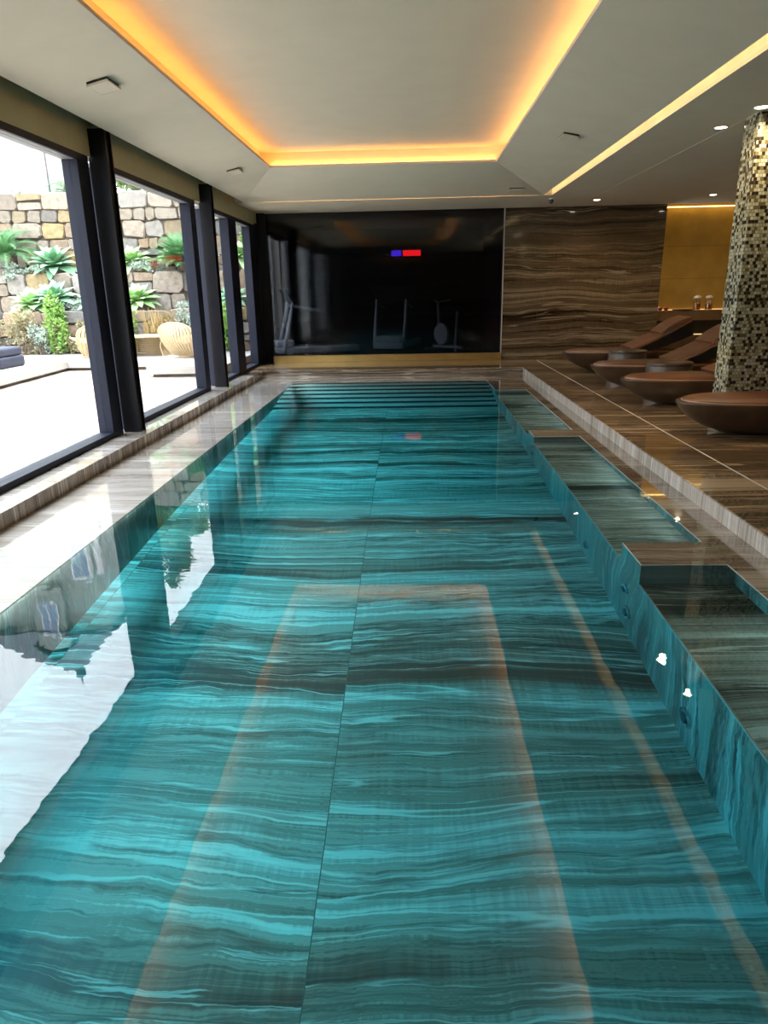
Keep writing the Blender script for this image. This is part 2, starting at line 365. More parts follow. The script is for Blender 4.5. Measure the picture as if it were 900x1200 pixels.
# ------------------------------------------------------------------ mesh builder
class MB:
    def __init__(self):
        self.v = []; self.f = []
    def add(self, vs, fs):
        o = len(self.v)
        self.v += [tuple(p) for p in vs]
        self.f += [tuple(i + o for i in f) for f in fs]
        return self
    def box(self, x0, x1, y0, y1, z0, z1):
        x0, x1 = min(x0, x1), max(x0, x1); y0, y1 = min(y0, y1), max(y0, y1); z0, z1 = min(z0, z1), max(z0, z1)
        v = [(x0, y0, z0), (x1, y0, z0), (x1, y1, z0), (x0, y1, z0), (x0, y0, z1), (x1, y0, z1), (x1, y1, z1), (x0, y1, z1)]
        return self.add(v, [(0, 3, 2, 1), (4, 5, 6, 7), (0, 1, 5, 4), (1, 2, 6, 5), (2, 3, 7, 6), (3, 0, 4, 7)])
    def prism(self, poly, z0, z1):
        n = len(poly)
        v = [(x, y, z0) for x, y in poly] + [(x, y, z1) for x, y in poly]
        f = [tuple(reversed(range(n))), tuple(range(n, 2 * n))]
        f += [(i, (i + 1) % n, n + (i + 1) % n, n + i) for i in range(n)]
        return self.add(v, f)
    def slab(self, quad, d):
        """quad of 3-D points, extruded by vector d"""
        d = Vector(d); q = [Vector(p) for p in quad]; n = len(q)
        v = q + [p + d for p in q]
        f = [tuple(range(n)), tuple(reversed(range(n, 2 * n)))] + [(i, n + i, n + (i + 1) % n, (i + 1) % n) for i in range(n)]
        return self.add(v, f)
    def loft(self, rings, cap=True, closed=True):
        n = len(rings[0]); v = [p for r in rings for p in r]; f = []
        for k in range(len(rings) - 1):
            for i in range(n if closed else n - 1):
                j = (i + 1) % n
                f.append((k * n + i, k * n + j, (k + 1) * n + j, (k + 1) * n + i))
        if cap and closed:
            f.append(tuple(reversed(range(n)))); f.append(tuple(range((len(rings) - 1) * n, len(rings) * n)))
        return self.add(v, f)
    def lathe(self, prof, c=(0, 0, 0), n=32, sx=1, sy=1):
        rings = [[(c[0] + r * sx * math.cos(2 * PI * i / n), c[1] + r * sy * math.sin(2 * PI * i / n), c[2] + z) for i in range(n)] for r, z in prof]
        return self.loft(rings)
    def tube(self, pts, r, n=10):
        pts = [Vector(p) for p in pts]; rings = []
        rs = r if isinstance(r, (list, tuple)) else [r] * len(pts)
        up = Vector((0, 0, 1))
        for i, p in enumerate(pts):
            d = (pts[min(i + 1, len(pts) - 1)] - pts[max(i - 1, 0)]).normalized()
            a = d.cross(up)
            if a.length < 1e-3: a = d.cross(Vector((1, 0, 0)))
            a.normalize(); b = d.cross(a)
            rings.append([p + a * (rs[i] * math.cos(2 * PI * k / n)) + b * (rs[i] * math.sin(2 * PI * k / n)) for k in range(n)])
        return self.loft(rings)
    def build(self, name, mat, parent=None, smooth=False, bevel=0.0, loc=None, segs=2):
        me = bpy.data.meshes.new(name)
        me.from_pydata(self.v, [], self.f)
        bm = bmesh.new(); bm.from_mesh(me)
        bmesh.ops.recalc_face_normals(bm, faces=bm.faces)
        bm.to_mesh(me); bm.free()
        me.materials.append(mat)
        o = bpy.data.objects.new(name, me)
        COL.objects.link(o)
        if smooth:
            for p in me.polygons: p.use_smooth = True
            me.set_sharp_from_angle(angle=math.radians(40))
        if bevel:
            m = o.modifiers.new('bevel', 'BEVEL'); m.width = bevel; m.segments = segs; m.limit_method = 'ANGLE'
        if parent: o.parent = parent
        if loc: o.location = loc
        return o

def tag(o, label=None, cat=None, group=None, kind=None):
    if label: o['label'] = label
    if cat: o['category'] = cat
    if group: o['group'] = group
    if kind: o['kind'] = kind
    return o
def struct(o, label=None):
    o['kind'] = 'structure'
    if label: o['label'] = label
    return o
def empty(name, loc=(0, 0, 0), rz=0.0):
    o = bpy.data.objects.new(name, None); o.empty_display_size = 0.1
    COL.objects.link(o); o.location = loc; o.rotation_euler = (0, 0, rz)
    return o
def copy_tree(o, parent=None):
    c = o.copy(); COL.objects.link(c)
    if parent is not None: c.parent = parent
    for ch in list(o.children): copy_tree(ch, c)
    return c

# ------------------------------------------------------------------ key dimensions (metres; water level = 0)
PX0, PX1, BX = -2.065, 1.28, 1.757      # pool left wall, right wall, back of the bays
PY0, PY1 = 0.35, 12.25                  # pool near and far edges
DEPTH = 1.10
SILL = 0.115
CEIL = 3.0
YB = 15.0                               # back wall
XR = 6.7                                # right wall
YN = -1.7                               # wall behind the camera
WX = -3.05                              # inner face of the windows

# ------------------------------------------------------------------ pool shell and floors (setting)
struct(MB().box(PX0 - 0.05, PX1, PY0 - 0.05, PY1, -1.25, -DEPTH).build('pool_floor', M['pool_floor']), 'banded stone floor under the water')
b = MB()
for y0, y1 in ((PY0, 3.74), (4.11, 7.38), (7.74, 11.03)):
    b.box(PX1, BX + 0.05, y0, y1, -1.25, -0.305)
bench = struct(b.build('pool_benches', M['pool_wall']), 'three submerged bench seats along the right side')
b = MB()
for y0, y1 in ((PY0, 3.74), (4.11, 7.38), (7.74, 11.03)):
    b.box(PX1 + 0.008, BX + 0.05, y0 + 0.0, y1, -0.305, -0.300)
b.build('seat_slab', M['pool_floor'], bench)
b = MB()
for y0, y1 in ((PY0, 3.74), (4.11, 7.38), (7.74, 11.03)):
    b.box(PX1 - 0.001, PX1 + 0.008, y0, y1, -0.309, -0.299)
b.build('seat_edge', M['pale_strip'], bench)  # painted highlight where the seat edge catches light
b = MB()
for y0, y1 in ((3.74, 4.11), (7.38, 7.74), (11.03, 13.15)):
    b.box(PX1, BX + 0.05, y0, y1, -1.25, -0.02)
b.box(BX + 0.05, 2.035, YN, 13.15, -1.25, -0.02)
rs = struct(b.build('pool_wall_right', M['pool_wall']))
b = MB()
for y0, y1 in ((3.74, 4.11), (7.38, 7.74), (11.03, 13.15)):
    b.box(PX1, BX, y0, y1, -0.02, 0.0)
b.box(BX, 2.035, YN, 13.15, -0.02, 0.0)
deck = struct(b.build('pool_deck', M['deck']), 'wet banded stone deck around the water')
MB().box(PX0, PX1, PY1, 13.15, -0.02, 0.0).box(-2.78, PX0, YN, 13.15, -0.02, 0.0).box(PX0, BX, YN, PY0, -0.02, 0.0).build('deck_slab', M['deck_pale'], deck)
b = MB()
e = 0.004
for y0, y1 in ((3.74, 4.11), (7.38, 7.74), (11.03, PY1)):
    b.box(PX1 - 0.001, PX1 + e, y0, y1, -0.010, 0.0008)
for y0, y1 in ((PY0, 3.74), (4.11, 7.38), (7.74, 11.03)):
    b.box(BX - 0.001, BX + e, y0, y1, -0.010, 0.0008)
    b.box(PX1, BX, y1 - 0.001, y1 + e, -0.010, 0.0008)
b.build('deck_edge', M['pale_strip'], deck)  # pale lines stand in for light caught on the deck edges
b = MB()
for x0, x1, y0, y1 in ((-3.2, PX0 - 0.07, YN, 13.15), (PX0 - 0.07, PX1, PY1, 13.15), (PX0 - 0.07, BX, YN, PY0 - 0.05)):
    b.box(x0, x1, y0, y1, -1.25, -0.02)
struct(b.build('pool_wall_back', M['pool_end']))
# steps at the far end
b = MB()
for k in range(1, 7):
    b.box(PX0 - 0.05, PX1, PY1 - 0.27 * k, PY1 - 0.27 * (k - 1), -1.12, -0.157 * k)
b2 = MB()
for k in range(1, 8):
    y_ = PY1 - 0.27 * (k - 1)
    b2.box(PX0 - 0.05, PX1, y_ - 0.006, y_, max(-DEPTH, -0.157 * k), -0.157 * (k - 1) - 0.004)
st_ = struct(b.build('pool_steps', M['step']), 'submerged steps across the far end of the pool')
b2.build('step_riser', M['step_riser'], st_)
# raised floors
b = MB().box(2.035, XR, YN, 13.15, -0.3, SILL).box(-2.78, XR, 13.15, YB + 0.6, -0.3, SILL).box(-3.2, -2.78, 12.5, YB + 0.2, -0.3, SILL)
struct(b.build('floor', M['platform']), 'raised banded stone floor on the right and across the far end')
b = MB().box(2.022, 2.035, YN, 13.15, 0.0, SILL - 0.006)
struct(b.build('trim_1', M['riser']), 'pale stone riser of the raised floor')
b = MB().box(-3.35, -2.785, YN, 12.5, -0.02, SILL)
sl = struct(b.build('trim_2', M['deck_pale']), 'stone window sill ledge along the left')  # sill top takes the tone with daylight painted in
MB().box(-2.785, -2.78, YN, 12.5, 0.0, SILL - 0.003).build('sill_face', M['sill_face'], sl)
struct(MB().box(-2.78, 2.022, 13.137, 13.15, 0.0, SILL - 0.006).build('trim_7', M['far_riser']), 'stone riser at the far end of the deck')
b = MB().box(2.485, 2.500, YN, 14.4, SILL - 0.004, SILL + 0.0015)
struct(b.build('trim_3', M['pale_strip']), 'thin pale inlay line in the raised floor')

# water
g = 0.004
poly = [(PX0 - 0.052, PY0 - 0.052), (BX + 0.052, PY0 - 0.052), (BX + 0.052, 3.74 + g), (PX1 + g, 3.74 + g), (PX1 + g, 4.11 - g), (BX + 0.052, 4.11 - g), (BX + 0.052, 7.38 + g), (PX1 + g, 7.38 + g),
        (PX1 + g, 7.74 - g), (BX + 0.052, 7.74 - g), (BX + 0.052, 11.03 + g), (PX1 + g, 11.03 + g), (PX1 + g, PY1 + g), (PX0 - 0.052, PY1 + g)]
w = MB().prism(poly, -DEPTH - 0.01, -0.0015).build('pool_water', M['water'])
tag(w, 'still turquoise water filling the long indoor pool', 'water', kind='stuff')

# underwater fittings in the right wall
def wall_fitting(name, y, z, r, label, lit=False):
    t = empty(name, (PX1, y, z))
    MB_ = MB()
    prof = [(0.0, 0.0), (r, 0.0), (r, 0.012), (r * 0.86, 0.018), (r * 0.72, 0.012), (0.0, 0.012)]
    def turned(pr):
        m = MB().lathe(pr, n=24)
        m.v = [(-z_, x_, y_) for x_, y_, z_ in m.v]
        return m
    turned(prof).build('ring', M['chrome'], t, smooth=True)
    turned([(0, 0.011), (r * 0.6, 0.011), (r * 0.5, 0.022), (0, 0.024)]).build('nozzle', M['black_plastic'], t, smooth=True)
    tag(t, label, 'pool jet', 'round steel fittings in the pool wall')
wall_fitting('water_jet', 3.96, -0.60, 0.055, 'upper of the two round steel jets just under the nearer stone divider')
wall_fitting('water_jet', 3.90, -0.86, 0.065, 'lower of the two round steel jets just under the nearer stone divider')
wall_fitting('water_jet', 2.92, -0.87, 0.065, 'nearest round steel jet, in the bench wall below the near bench')
wall_fitting('water_jet', 4.95, -0.90, 0.06, 'round steel jet in the wall below the middle bench')
wall_fitting('water_jet', 7.46, -0.52, 0.05, 'upper small round jet under the farther stone divider')
wall_fitting('water_jet', 7.40, -0.76, 0.055, 'lower small round jet under the farther stone divider')

for y0, y1, lab in ((PY0, 3.74, 'nearest'), (4.11, 7.38, 'middle'), (7.74, 11.03, 'farthest')):
    o = MB().box(BX + 0.036, BX + 0.048, y0 + 0.3, y1 - 0.5, -0.030, -0.022).build('bay_light', M['bay_led'])  # unseen strip added to brighten the bench seats
    tag(o, 'slim underwater light strip hidden under the deck edge behind the %s bench' % lab, 'light')
# added unseen light strip under the window-side coping, brightens the pool floor
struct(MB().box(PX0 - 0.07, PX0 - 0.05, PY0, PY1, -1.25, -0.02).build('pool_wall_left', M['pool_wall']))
o = MB().box(PX0 - 0.049, PX0 - 0.040, PY0 + 0.1, 12.1, -0.032, -0.021).build('coping_light', M['black_plastic'])
MB().add([(PX0 - 0.0355, PY0 + 0.1, -0.031), (PX0 - 0.0355, 12.1, -0.031), (PX0 - 0.0395, 12.1, -0.0215), (PX0 - 0.0395, PY0 + 0.1, -0.0215)], [(0, 1, 2, 3)]).build('light_lens', M['pool_led'], o)
tag(o, 'slim underwater light strip hidden under the window-side coping of the pool', 'light')

# ------------------------------------------------------------------ ceiling (setting)
cx0, cx1, cy0, cy1, cz = -2.0, 1.2, -0.2, 10.95, 3.20
ox0, ox1, oy0, oy1 = -2.89, 2.25, YN, 13.1
th = (0, 0, 0.03)
ceil = struct(MB().box(2.40, XR, YN, 13.15, CEIL, CEIL + 0.03).box(-3.2, XR, 13.15, YB, CEIL, CEIL + 0.03).build('ceiling', M['ceiling']), 'pale fabric ceiling with lit recess')
MB().slab([(ox0, oy0, CEIL), (ox0, oy1, CEIL), (cx0, cy1, cz), (cx0, cy0, cz)], th).build('ceiling_panel', M['ceiling'], ceil)
MB().slab([(ox1, oy1, CEIL), (ox1, oy0, CEIL), (cx1, cy0, cz), (cx1, cy1, cz)], th).build('ceiling_panel', M['ceiling'], ceil)
MB().slab([(ox0, oy1, CEIL), (ox1, oy1, CEIL), (cx1, cy1, cz), (cx0, cy1, cz)], th).build('ceiling_panel', M['ceiling'], ceil)
MB().slab([(ox1, oy0, CEIL), (ox0, oy0, CEIL), (cx0, cy0, cz), (cx1, cy0, cz)], th).build('ceiling_panel', M['ceiling'], ceil)
s = 0.16
b = MB()
x0, x1, y0, y1, zt = cx0 - s, cx1 + s, cy0 - s, cy1 + s, 3.42
b.box(x0 - 0.05, x0, y0, y1, cz + 0.02, zt).box(x1, x1 + 0.05, y0, y1, cz + 0.02, zt).box(x0, x1, y1, y1 + 0.05, cz + 0.02, zt).box(x0, x1, y0 - 0.05, y0, cz + 0.02, zt)
b.build('cove_upstand', M['cove'], ceil)
MB().box(x0 - 0.05, x1 + 0.05, y0 - 0.05, y1 + 0.05, zt, zt + 0.03).build('cove_ceiling', M['ceiling'], ceil)
# light slot on the right and thin slot across the far end
b = MB().box(2.40, 2.42, YN, 13.15, CEIL + 0.03, 3.16).box(2.08, 2.42, YN, 13.15, 3.16, 3.18).box(-3.2, 2.42, 13.14, 13.15, CEIL + 0.03, 3.16).box(-2.89, 2.08, 13.0, 13.15, 3.14, 3.16)
b.build('slot_lining', M['cove'], ceil)
# seam and upper closure
struct(MB().box(3.196, 3.204, YN, 13.6, CEIL - 0.004, CEIL + 0.002).build('trim_4', M['ceiling']), 'fine seam in the right ceiling')
struct(MB().box(-3.35, XR + 0.2, YN - 0.2, YB + 1.0, 3.47, 3.6).build('roof_slab', M['dark']))

def led(name, mb, mat, label, group=None):
    o = mb.build(name, M[mat]); tag(o, label, 'light', group); return o
zl = cz + 0.036
led('led_strip', MB().box(cx0 - 0.14, cx0 - 0.11, cy0, cy1, zl, zl + 0.012), 'led_orange', 'amber light strip hidden in the window-side edge of the ceiling recess')
led('led_strip', MB().box(cx1 + 0.11, cx1 + 0.14, cy0, cy1, zl, zl + 0.012), 'led_orange', 'amber light strip hidden in the right edge of the big ceiling recess')
led('led_strip', MB().box(cx0, cx1, cy1 + 0.11, cy1 + 0.14, zl, zl + 0.012), 'led_orange', 'amber light strip hidden in the far edge of the ceiling recess')
led('led_strip', MB().box(2.12, 2.15, YN + 0.1, 13.05, 3.045, 3.057), 'led_yellow', 'warm light strip in the long ceiling slot on the right')
led('led_strip', MB().box(-2.6, 2.0, 13.078, 13.094, 3.036, 3.046), 'led_dim', 'dim amber light line in the thin slot across the far ceiling')

# ------------------------------------------------------------------ walls (setting)
wl = struct(MB().box(WX, WX - 0.02, YN, 15.3, 2.765, 3.08).build('wall_left', M['header']), 'olive header panel above the windows')
MB().box(WX + 0.2, WX - 0.02, YN, 13.1, 3.08, 3.10).build('shadow_gap', M['dark'], wl)
b = MB().box(-3.35, WX - 0.02, YN, 15.3, 2.84, 3.47)
b.build('lintel', M['dark'], wl)
struct(MB().box(XR, XR + 0.2, YN, YB + 0.8, -0.3, 3.47).build('wall_right', M['goldwall']))
struct(MB().box(-3.35, XR, YN - 0.2, YN, -1.3, 3.47).build('wall_rear', M['stone_wall']))
wb = struct(MB().box(1.845, 4.97, YB, YB + 0.25, SILL, CEIL).build('wall_back', M['stone_wall']), 'dark brown banded onyx wall')
MB().box(1.825, 1.845, YB - 0.01, YB + 0.25, SILL, CEIL).build('edge_trim', M['pale_strip'], wb)
struct(MB().box(4.97, XR, YB + 0.55, YB + 0.65, -0.1, 3.47).build('wall_niche', M['goldwall']), 'gold panelled back wall of the lit niche')
b = MB()
for z in (1.62, 2.25):
    b.box(4.97, XR, YB + 0.548, YB + 0.551, z, z + 0.004)
struct(b.build('trim_5', M['dark']), 'fine joints between gold panels')

# dark glass wall and the gym behind
gw = struct(MB().box(-3.02, 1.825, YB, YB + 0.03, 0.235, CEIL).build('glass_wall', M['black_glass']), 'dark glass wall across the far end')
gs = MB().box(-3.02, 1.825, YB - 0.10, YB + 0.03, SILL, 0.235).build('gold_sill', M['gold'])
struct(gs, 'gold metal sill under the dark glass wall')
b = MB().box(-3.3, 1.9, YB + 0.03, 19.5, -0.1, SILL)
struct(b.build('floor_gym', M['gym_dark']))
b = MB().box(-3.3, 1.9, 19.5, 19.7, SILL, 3.3).box(1.845, 1.9, YB + 0.25, 19.5, SILL, 3.3).box(-3.3, 1.9, YB + 0.03, 19.5, 3.02, 3.47)
b.box(-3.3, -3.2, 18.6, 19.5, SILL, 3.02).box(-3.3, -3.2, YB + 0.03, 18.6, 2.72, 3.02)
struct(b.build('wall_gym', M['gym_dark']))

# ------------------------------------------------------------------ windows (setting) and steel columns
def window(idx, y0, y1, z0, z1, jamb=0.24, jamb0=0.06):
    f = MB()
    xa, xb = WX, WX - 0.15
    f.box(xa, xb, y0, y1, z0, z0 + 0.055)                     # bottom rail
    f.box(xa, xa - 0.03, y0, y1, z1, z1 + 0.062)                      # head
    f.box(xa, xb, y1 - jamb, y1, z0 + 0.055, z1)              # far jamb
    f.box(xa, xb, y0, y0 + jamb0, z0 + 0.055, z1)             # near jamb
    o = struct(f.build('window_%d' % idx, M['frame'], bevel=0.004))
    MB().box(xa - 0.03, xb, y0, y1, z1, z1 + 0.04).build('head_soffit', M['soffit'], o)
    MB().box(WX - 0.07, WX - 0.085, y0 + jamb0, y1 - jamb, z0 + 0.055, z1).build('window_pane', M['glass'], o)
    return o
window(1, 2.0, 3.45, SILL, 2.705)
window(2, 3.82, 7.24, SILL, 2.705)
window(3, 7.47, 10.66, SILL, 2.705)
window(4, 11.12, 13.02, SILL, 2.705, jamb=0.50)
window(5, 13.02, 14.60, SILL, 2.705, jamb=0.46)
# end post panel beside the last window
struct(MB().box(WX, WX - 0.15, YN, 2.0, SILL, 2.76).build('wall_near_left', M['header']))  # unseen solid wall put in to cut daylight on the pillar front
struct(MB().box(WX + 0.005, WX - 0.15, 14.60, 15.02, SILL, 2.80).build('trim_6', M['frame']))

def column(y1, label):
    t = empty('steel_column', (-2.98, y1 - 0.08, SILL))
    h = CEIL - SILL + (0.012 if y1 < 13 else -0.001)
    MB().box(-0.09, 0.09, -0.075, -0.060, 0, h).build('flange', M['steel'], t, bevel=0.002)
    MB().box(-0.09, 0.09, 0.060, 0.075, 0, h).build('flange', M['steel'], t, bevel=0.002)
    MB().box(-0.012, 0.065, -0.060, 0.060, 0, h).build('web', M['steel'], t)
    tag(t, label, 'column', 'black steel columns along the window wall')
column(3.80, 'black steel column at the frame edge, nearest the camera')
column(7.46, 'tall black steel column between the two big garden windows')
column(11.10, 'black steel column beyond the table and ribbed chair')
column(15.0, 'last black steel column, in the corner by the dark glass wall')

# ------------------------------------------------------------------ mosaic pillar
p = MB().box(3.20, 4.1, 7.36, 7.68, SILL, CEIL).build('mosaic_pillar', M['mosaic'], bevel=0.004)
tag(p, 'square pillar clad in small cream and dark mosaic tiles', 'pillar')

# ------------------------------------------------------------------ downlights, vents, camera
def downlight(x, y, label, watt=9.0):
    t = empty('ceiling_downlight', (x, y, CEIL))
    MB().lathe([(0.0, 0.0), (0.068, 0.0), (0.072, -0.004), (0.063, -0.007), (0.056, -0.003), (0.0, -0.002)], n=28).build('trim_ring', M['white_metal'], t, smooth=True)
    MB().lathe([(0.0, -0.0035), (0.054, -0.0035), (0.052, -0.006), (0.0, -0.007)], n=24).build('lens', M['lens'], t)
    ld = bpy.data.lights.new('beam', 'SPOT'); ld.energy = watt * 9; ld.spot_size = math.radians(150); ld.spot_blend = 1.0
    ld.color = (1.0, 0.80, 0.52); ld.shadow_soft_size = 0.03
    lo = bpy.data.objects.new('beam', ld); COL.objects.link(lo); lo.parent = t; lo.location = (0, 0, -0.02)
    tag(t, label, 'downlight', 'round white ceiling downlights')
downlight(3.11, 8.01, 'round ceiling downlight left of the top of the mosaic pillar')
downlight(3.13, 7.19, 'round ceiling downlight right in front of the mosaic pillar, nearest of all')
downlight(5.30, 13.66, 'round ceiling downlight before the gold niche')
downlight(3.36, 13.99, 'round ceiling downlight close to the brown stone wall')

def vent(x, y, z, sx, sy, label, tilt=0.0, tilt_x=0.0):
    t = empty('ceiling_vent', (x, y, z))
    f = MB()
    f.box(-sx, sx, -sy, -sy + 0.010, -0.034, -0.018).box(-sx, sx, sy - 0.010, sy, -0.034, -0.018)
    f.box(-sx, -sx + 0.010, -sy + 0.010, sy - 0.010, -0.034, -0.018).box(sx - 0.010, sx, -sy + 0.010, sy - 0.010, -0.034, -0.018)
    f.build('vent_frame', M['ceiling'], t)
    MB().box(-sx + 0.010, sx - 0.010, -sy + 0.010, sy - 0.010, -0.032, -0.018).build('vent_plate', M['ceiling'], t)
    MB().box(-sx + 0.006, sx - 0.006, -sy + 0.006, sy - 0.006, -0.018, 0.001).build('vent_gap', M['dark'], t)
    t.rotation_euler = (tilt_x, tilt, 0)
    tag(t, label, 'vent', 'square speaker vents in the ceiling')
vent(-2.43, 6.24, 3.103, 0.09, 0.13, 'square ceiling vent nearest the camera on the window side', -math.atan(0.2247))
vent(-2.41, 10.5, 3.108, 0.09, 0.13, 'small far square ceiling vent on the window side', -math.atan(0.2247))
vent(1.75, 8.73, 3.095, 0.09, 0.13, 'square ceiling vent right of the lit ceiling recess', math.atan(0.1905))
vent(1.72, 12.62, 3.045, 0.13, 0.09, 'square ceiling vent by the far thin light slot, right side', 0, -math.atan(0.093))

t = empty('security_camera', (2.47, 13.6, CEIL))
MB().lathe([(0, 0), (0.045, 0), (0.045, -0.02), (0, -0.02)], n=20).build('mount', M['white_metal'], t)
MB().lathe([(0, -0.09), (0.02, -0.085), (0.04, -0.06), (0.042, -0.02), (0, -0.02)], n=20).build('dome', M['black_plastic'], t, smooth=True)
tag(t, 'tiny dark dome camera on the ceiling near the end of the light slot', 'camera')

# ------------------------------------------------------------------ loungers and side tables
def ellipse(cx, cyy, rx, ry, z, n=48, pw=2.3):
    out = []
    for i in range(n):
        a = 2 * PI * i / n; c, s_ = math.cos(a), math.sin(a)
        out.append((cx + rx * math.copysign(abs(c) ** (2 / pw), c), cyy + ry * math.copysign(abs(s_) ** (2 / pw), s_), z))
    return out
def make_lounger():
    t = empty('relax_lounger')
    L = 1.08                                  # half length along x, origin at the middle of the foot print
    rings = []
    prof = [(0.50, 0.36, 0.0), (0.60, 0.48, 0.012), (0.76, 0.68, 0.075), (0.89, 0.85, 0.16), (0.97, 0.95, 0.245), (1.0, 1.0, 0.300), (0.995, 0.99, 0.312), (0.97, 0.965, 0.315), (0.94, 0.93, 0.300), (0.9, 0.9, 0.285)]
    for a, bb, z in prof:
        rings.append(ellipse(0, 0, L * a, 0.41 * bb, z))
    MB().loft(rings).build('hull', M['wood'], t, smooth=True)
    # leather seat pad
    r2 = [ellipse(0, 0, L * q, 0.41 * w_, z) for q, w_, z in ((0.93, 0.90, 0.286), (0.945, 0.92, 0.315), (0.94, 0.91, 0.335), (0.90, 0.86, 0.349), (0.6, 0.55, 0.355), (0.1, 0.1, 0.357))]
    seat = MB().loft(r2).build('seat_pad', M['leather'], t, smooth=True)
    pts = ellipse(0, 0, L * 0.948, 0.41 * 0.925, 0.319)
    MB().tube(pts + pts[:1], 0.0075, 8).build('piping', M['piping'], seat, smooth=True)
    # raised back: dark wedge shell + leather pad + head cushion
    def prof_back(k):                           # k 0..1 up the back
        x = 0.02 + 0.95 * k
        z = 0.345 + 0.10 * k + 0.36 * k ** 1.25
        return x, z
    sh = []
    N = 12
    for i in range(N + 1):
        x, z = prof_back(i / N); w_ = 0.37 - 0.03 * abs(i / N - 0.4)
        zb = max(0.335, z - 0.05 - 0.17 * (i / N) ** 0.8)
        sh.append([(x, -w_, z), (x, w_, z), (x + 0.03 * i / N, w_ * 0.96, zb), (x + 0.03 * i / N, -w_ * 0.96, zb)])
    MB().loft(sh).build('back_shell', M['darkshell'], t, bevel=0.012)
    pd = []
    for i in range(N + 1):
        x, z = prof_back(i / N); w_ = 0.375 - 0.03 * abs(i / N - 0.4)
        pd.append([(x - 0.012, -w_, z + 0.004), (x - 0.030, -w_ + 0.03, z + 0.045), (x - 0.030, w_ - 0.03, z + 0.045), (x - 0.012, w_, z + 0.004)])
    MB().loft(pd).build('back_pad', M['leather'], t, smooth=False, bevel=0.01)
    hd = []
    for i in range(7):
        k = 0.52 + 0.50 * i / 6
        x, z = prof_back(min(k, 1.0)); u = math.sin(PI * (i + 0.6) / 7.2)
        x += max(0, k - 1.0) * 0.9; z += max(0, k - 1.0) * 0.5
        h = 0.012 + 0.045 * u
        hd.append([(x - 0.03, -0.33, z + 0.046), (x - 0.03 - h * 0.5, -0.30, z + 0.046 + h), (x - 0.03 - h * 0.5, 0.30, z + 0.046 + h), (x - 0.03, 0.33, z + 0.046)])
    hc = MB().loft(hd).build('head_cushion', M['leather'], t, bevel=0.012)
    clip = MB()
    for sx in (0.0, 0.035):
        clip.tube([(0.53 + sx, -0.345, 0.585 + sx * 0.6), (0.53 + sx, -0.352, 0.62 + sx * 0.6), (0.53 + sx, -0.33, 0.645 + sx * 0.6)], 0.006, 8)
    clip.build('clip', M['chrome'], hc, smooth=True)
    return t
lg = make_lounger()
spots = [(3.645, 6.94, 'brown leather boat-shaped lounger in front of the mosaic pillar, nearest the camera'),
         (3.62, 8.77, 'brown leather boat-shaped lounger behind the mosaic pillar, beside the nearer drum table'),
         (3.65, 10.42, 'brown leather boat-shaped lounger between the two round drum tables'),
         (3.70, 12.62, 'farthest brown leather lounger with raised back, close to the onyx wall')]
for i, (x, y, lab) in enumerate(spots):
    o = lg if i == 0 else copy_tree(lg)
    o.location = (x, y, SILL)
    tag(o, lab, 'lounger', 'brown leather loungers beside the pool')
def make_table():
    t = empty('drum_table')
    MB().lathe([(0.0, 0.0), (0.27, 0.0), (0.285, 0.015), (0.29, 0.20), (0.29, 0.375), (0.28, 0.385), (0.0, 0.385)], n=48).build('drum_body', M['drum'], t, smooth=True)
    MB().lathe([(0.0, 0.385), (0.285, 0.385), (0.295, 0.395), (0.295, 0.412), (0.285, 0.42), (0.0, 0.42)], n=48).build('table_top', M['wood'], t, smooth=True)
    return t
tb = make_table()
for i, (x, y, lab) in enumerate(((3.40, 9.60, 'low round bronze drum table, the nearer of the two between loungers'), (3.40, 11.50, 'low round bronze drum table, the farther of the two between loungers'))):
    o = tb if i == 0 else copy_tree(tb)
    o.location = (x, y, SILL); tag(o, lab, 'side table', 'round drum tables between the loungers')

# ------------------------------------------------------------------ niche counter and things on it
t = empty('niche_counter', (5.83, YB + 0.3, SILL))
MB().box(-0.86, 0.87, -0.22, 0.25, 0.69, 0.885).build('counter_top', M['counter'], t, bevel=0.004)
MB().box(-0.86, 0.87, -0.05, 0.25, 0.40, 0.69).build('back_panel', M['darkshell'], t)
MB().box(-0.86, 0.87, -0.18, 0.25, 0.0, 0.40).build('base_cabinet', M['wood'], t)
MB().box(-0.80, 0.80, 0.20, 0.235, 0.886, 0.893).build('light_line', M['counter_led'], t)
MB().box(-0.80, 0.80, -0.09, -0.06, 0.402, 0.412).build('light_line', M['counter_led'], t)
tag(t, 'brown wooden counter along the gold niche wall', 'counter')
led('led_strip', MB().box(5.0, 6.66, YB + 0.36, YB + 0.40, 2.97, 2.985), 'niche_led', 'warm light line at the top of the gold niche')
def jar(x, label):
    t = empty('glass_jar', (x, YB + 0.22, SILL + 0.886))
    MB().lathe([(0.0, 0.0), (0.07, 0.0), (0.075, 0.01), (0.075, 0.19), (0.05, 0.215), (0.05, 0.225), (0.046, 0.225), (0.046, 0.213), (0.070, 0.187), (0.070, 0.012), (0, 0.012)], n=28).build('jar_body', M['jar'], t, smooth=True)
    MB().lathe([(0.0, 0.013), (0.068, 0.013), (0.068, 0.12), (0.0, 0.12)], n=24).build('jar_contents', M['amber'], t, smooth=True)
    MB().lathe([(0.0, 0.226), (0.06, 0.226), (0.075, 0.24), (0.07, 0.262), (0.03, 0.285), (0.0, 0.29)], n=24).build('jar_lid', M['white_lid'], t, smooth=True)
    tag(t, label, 'jar', 'lidded glass jars on the niche counter')
M['jar'] = glass_mat('jar_glass', (0.93, 0.88, 0.78))
jar(5.82, 'left lidded glass jar on the niche counter')
jar(6.06, 'right lidded glass jar on the niche counter, next to the pillar')
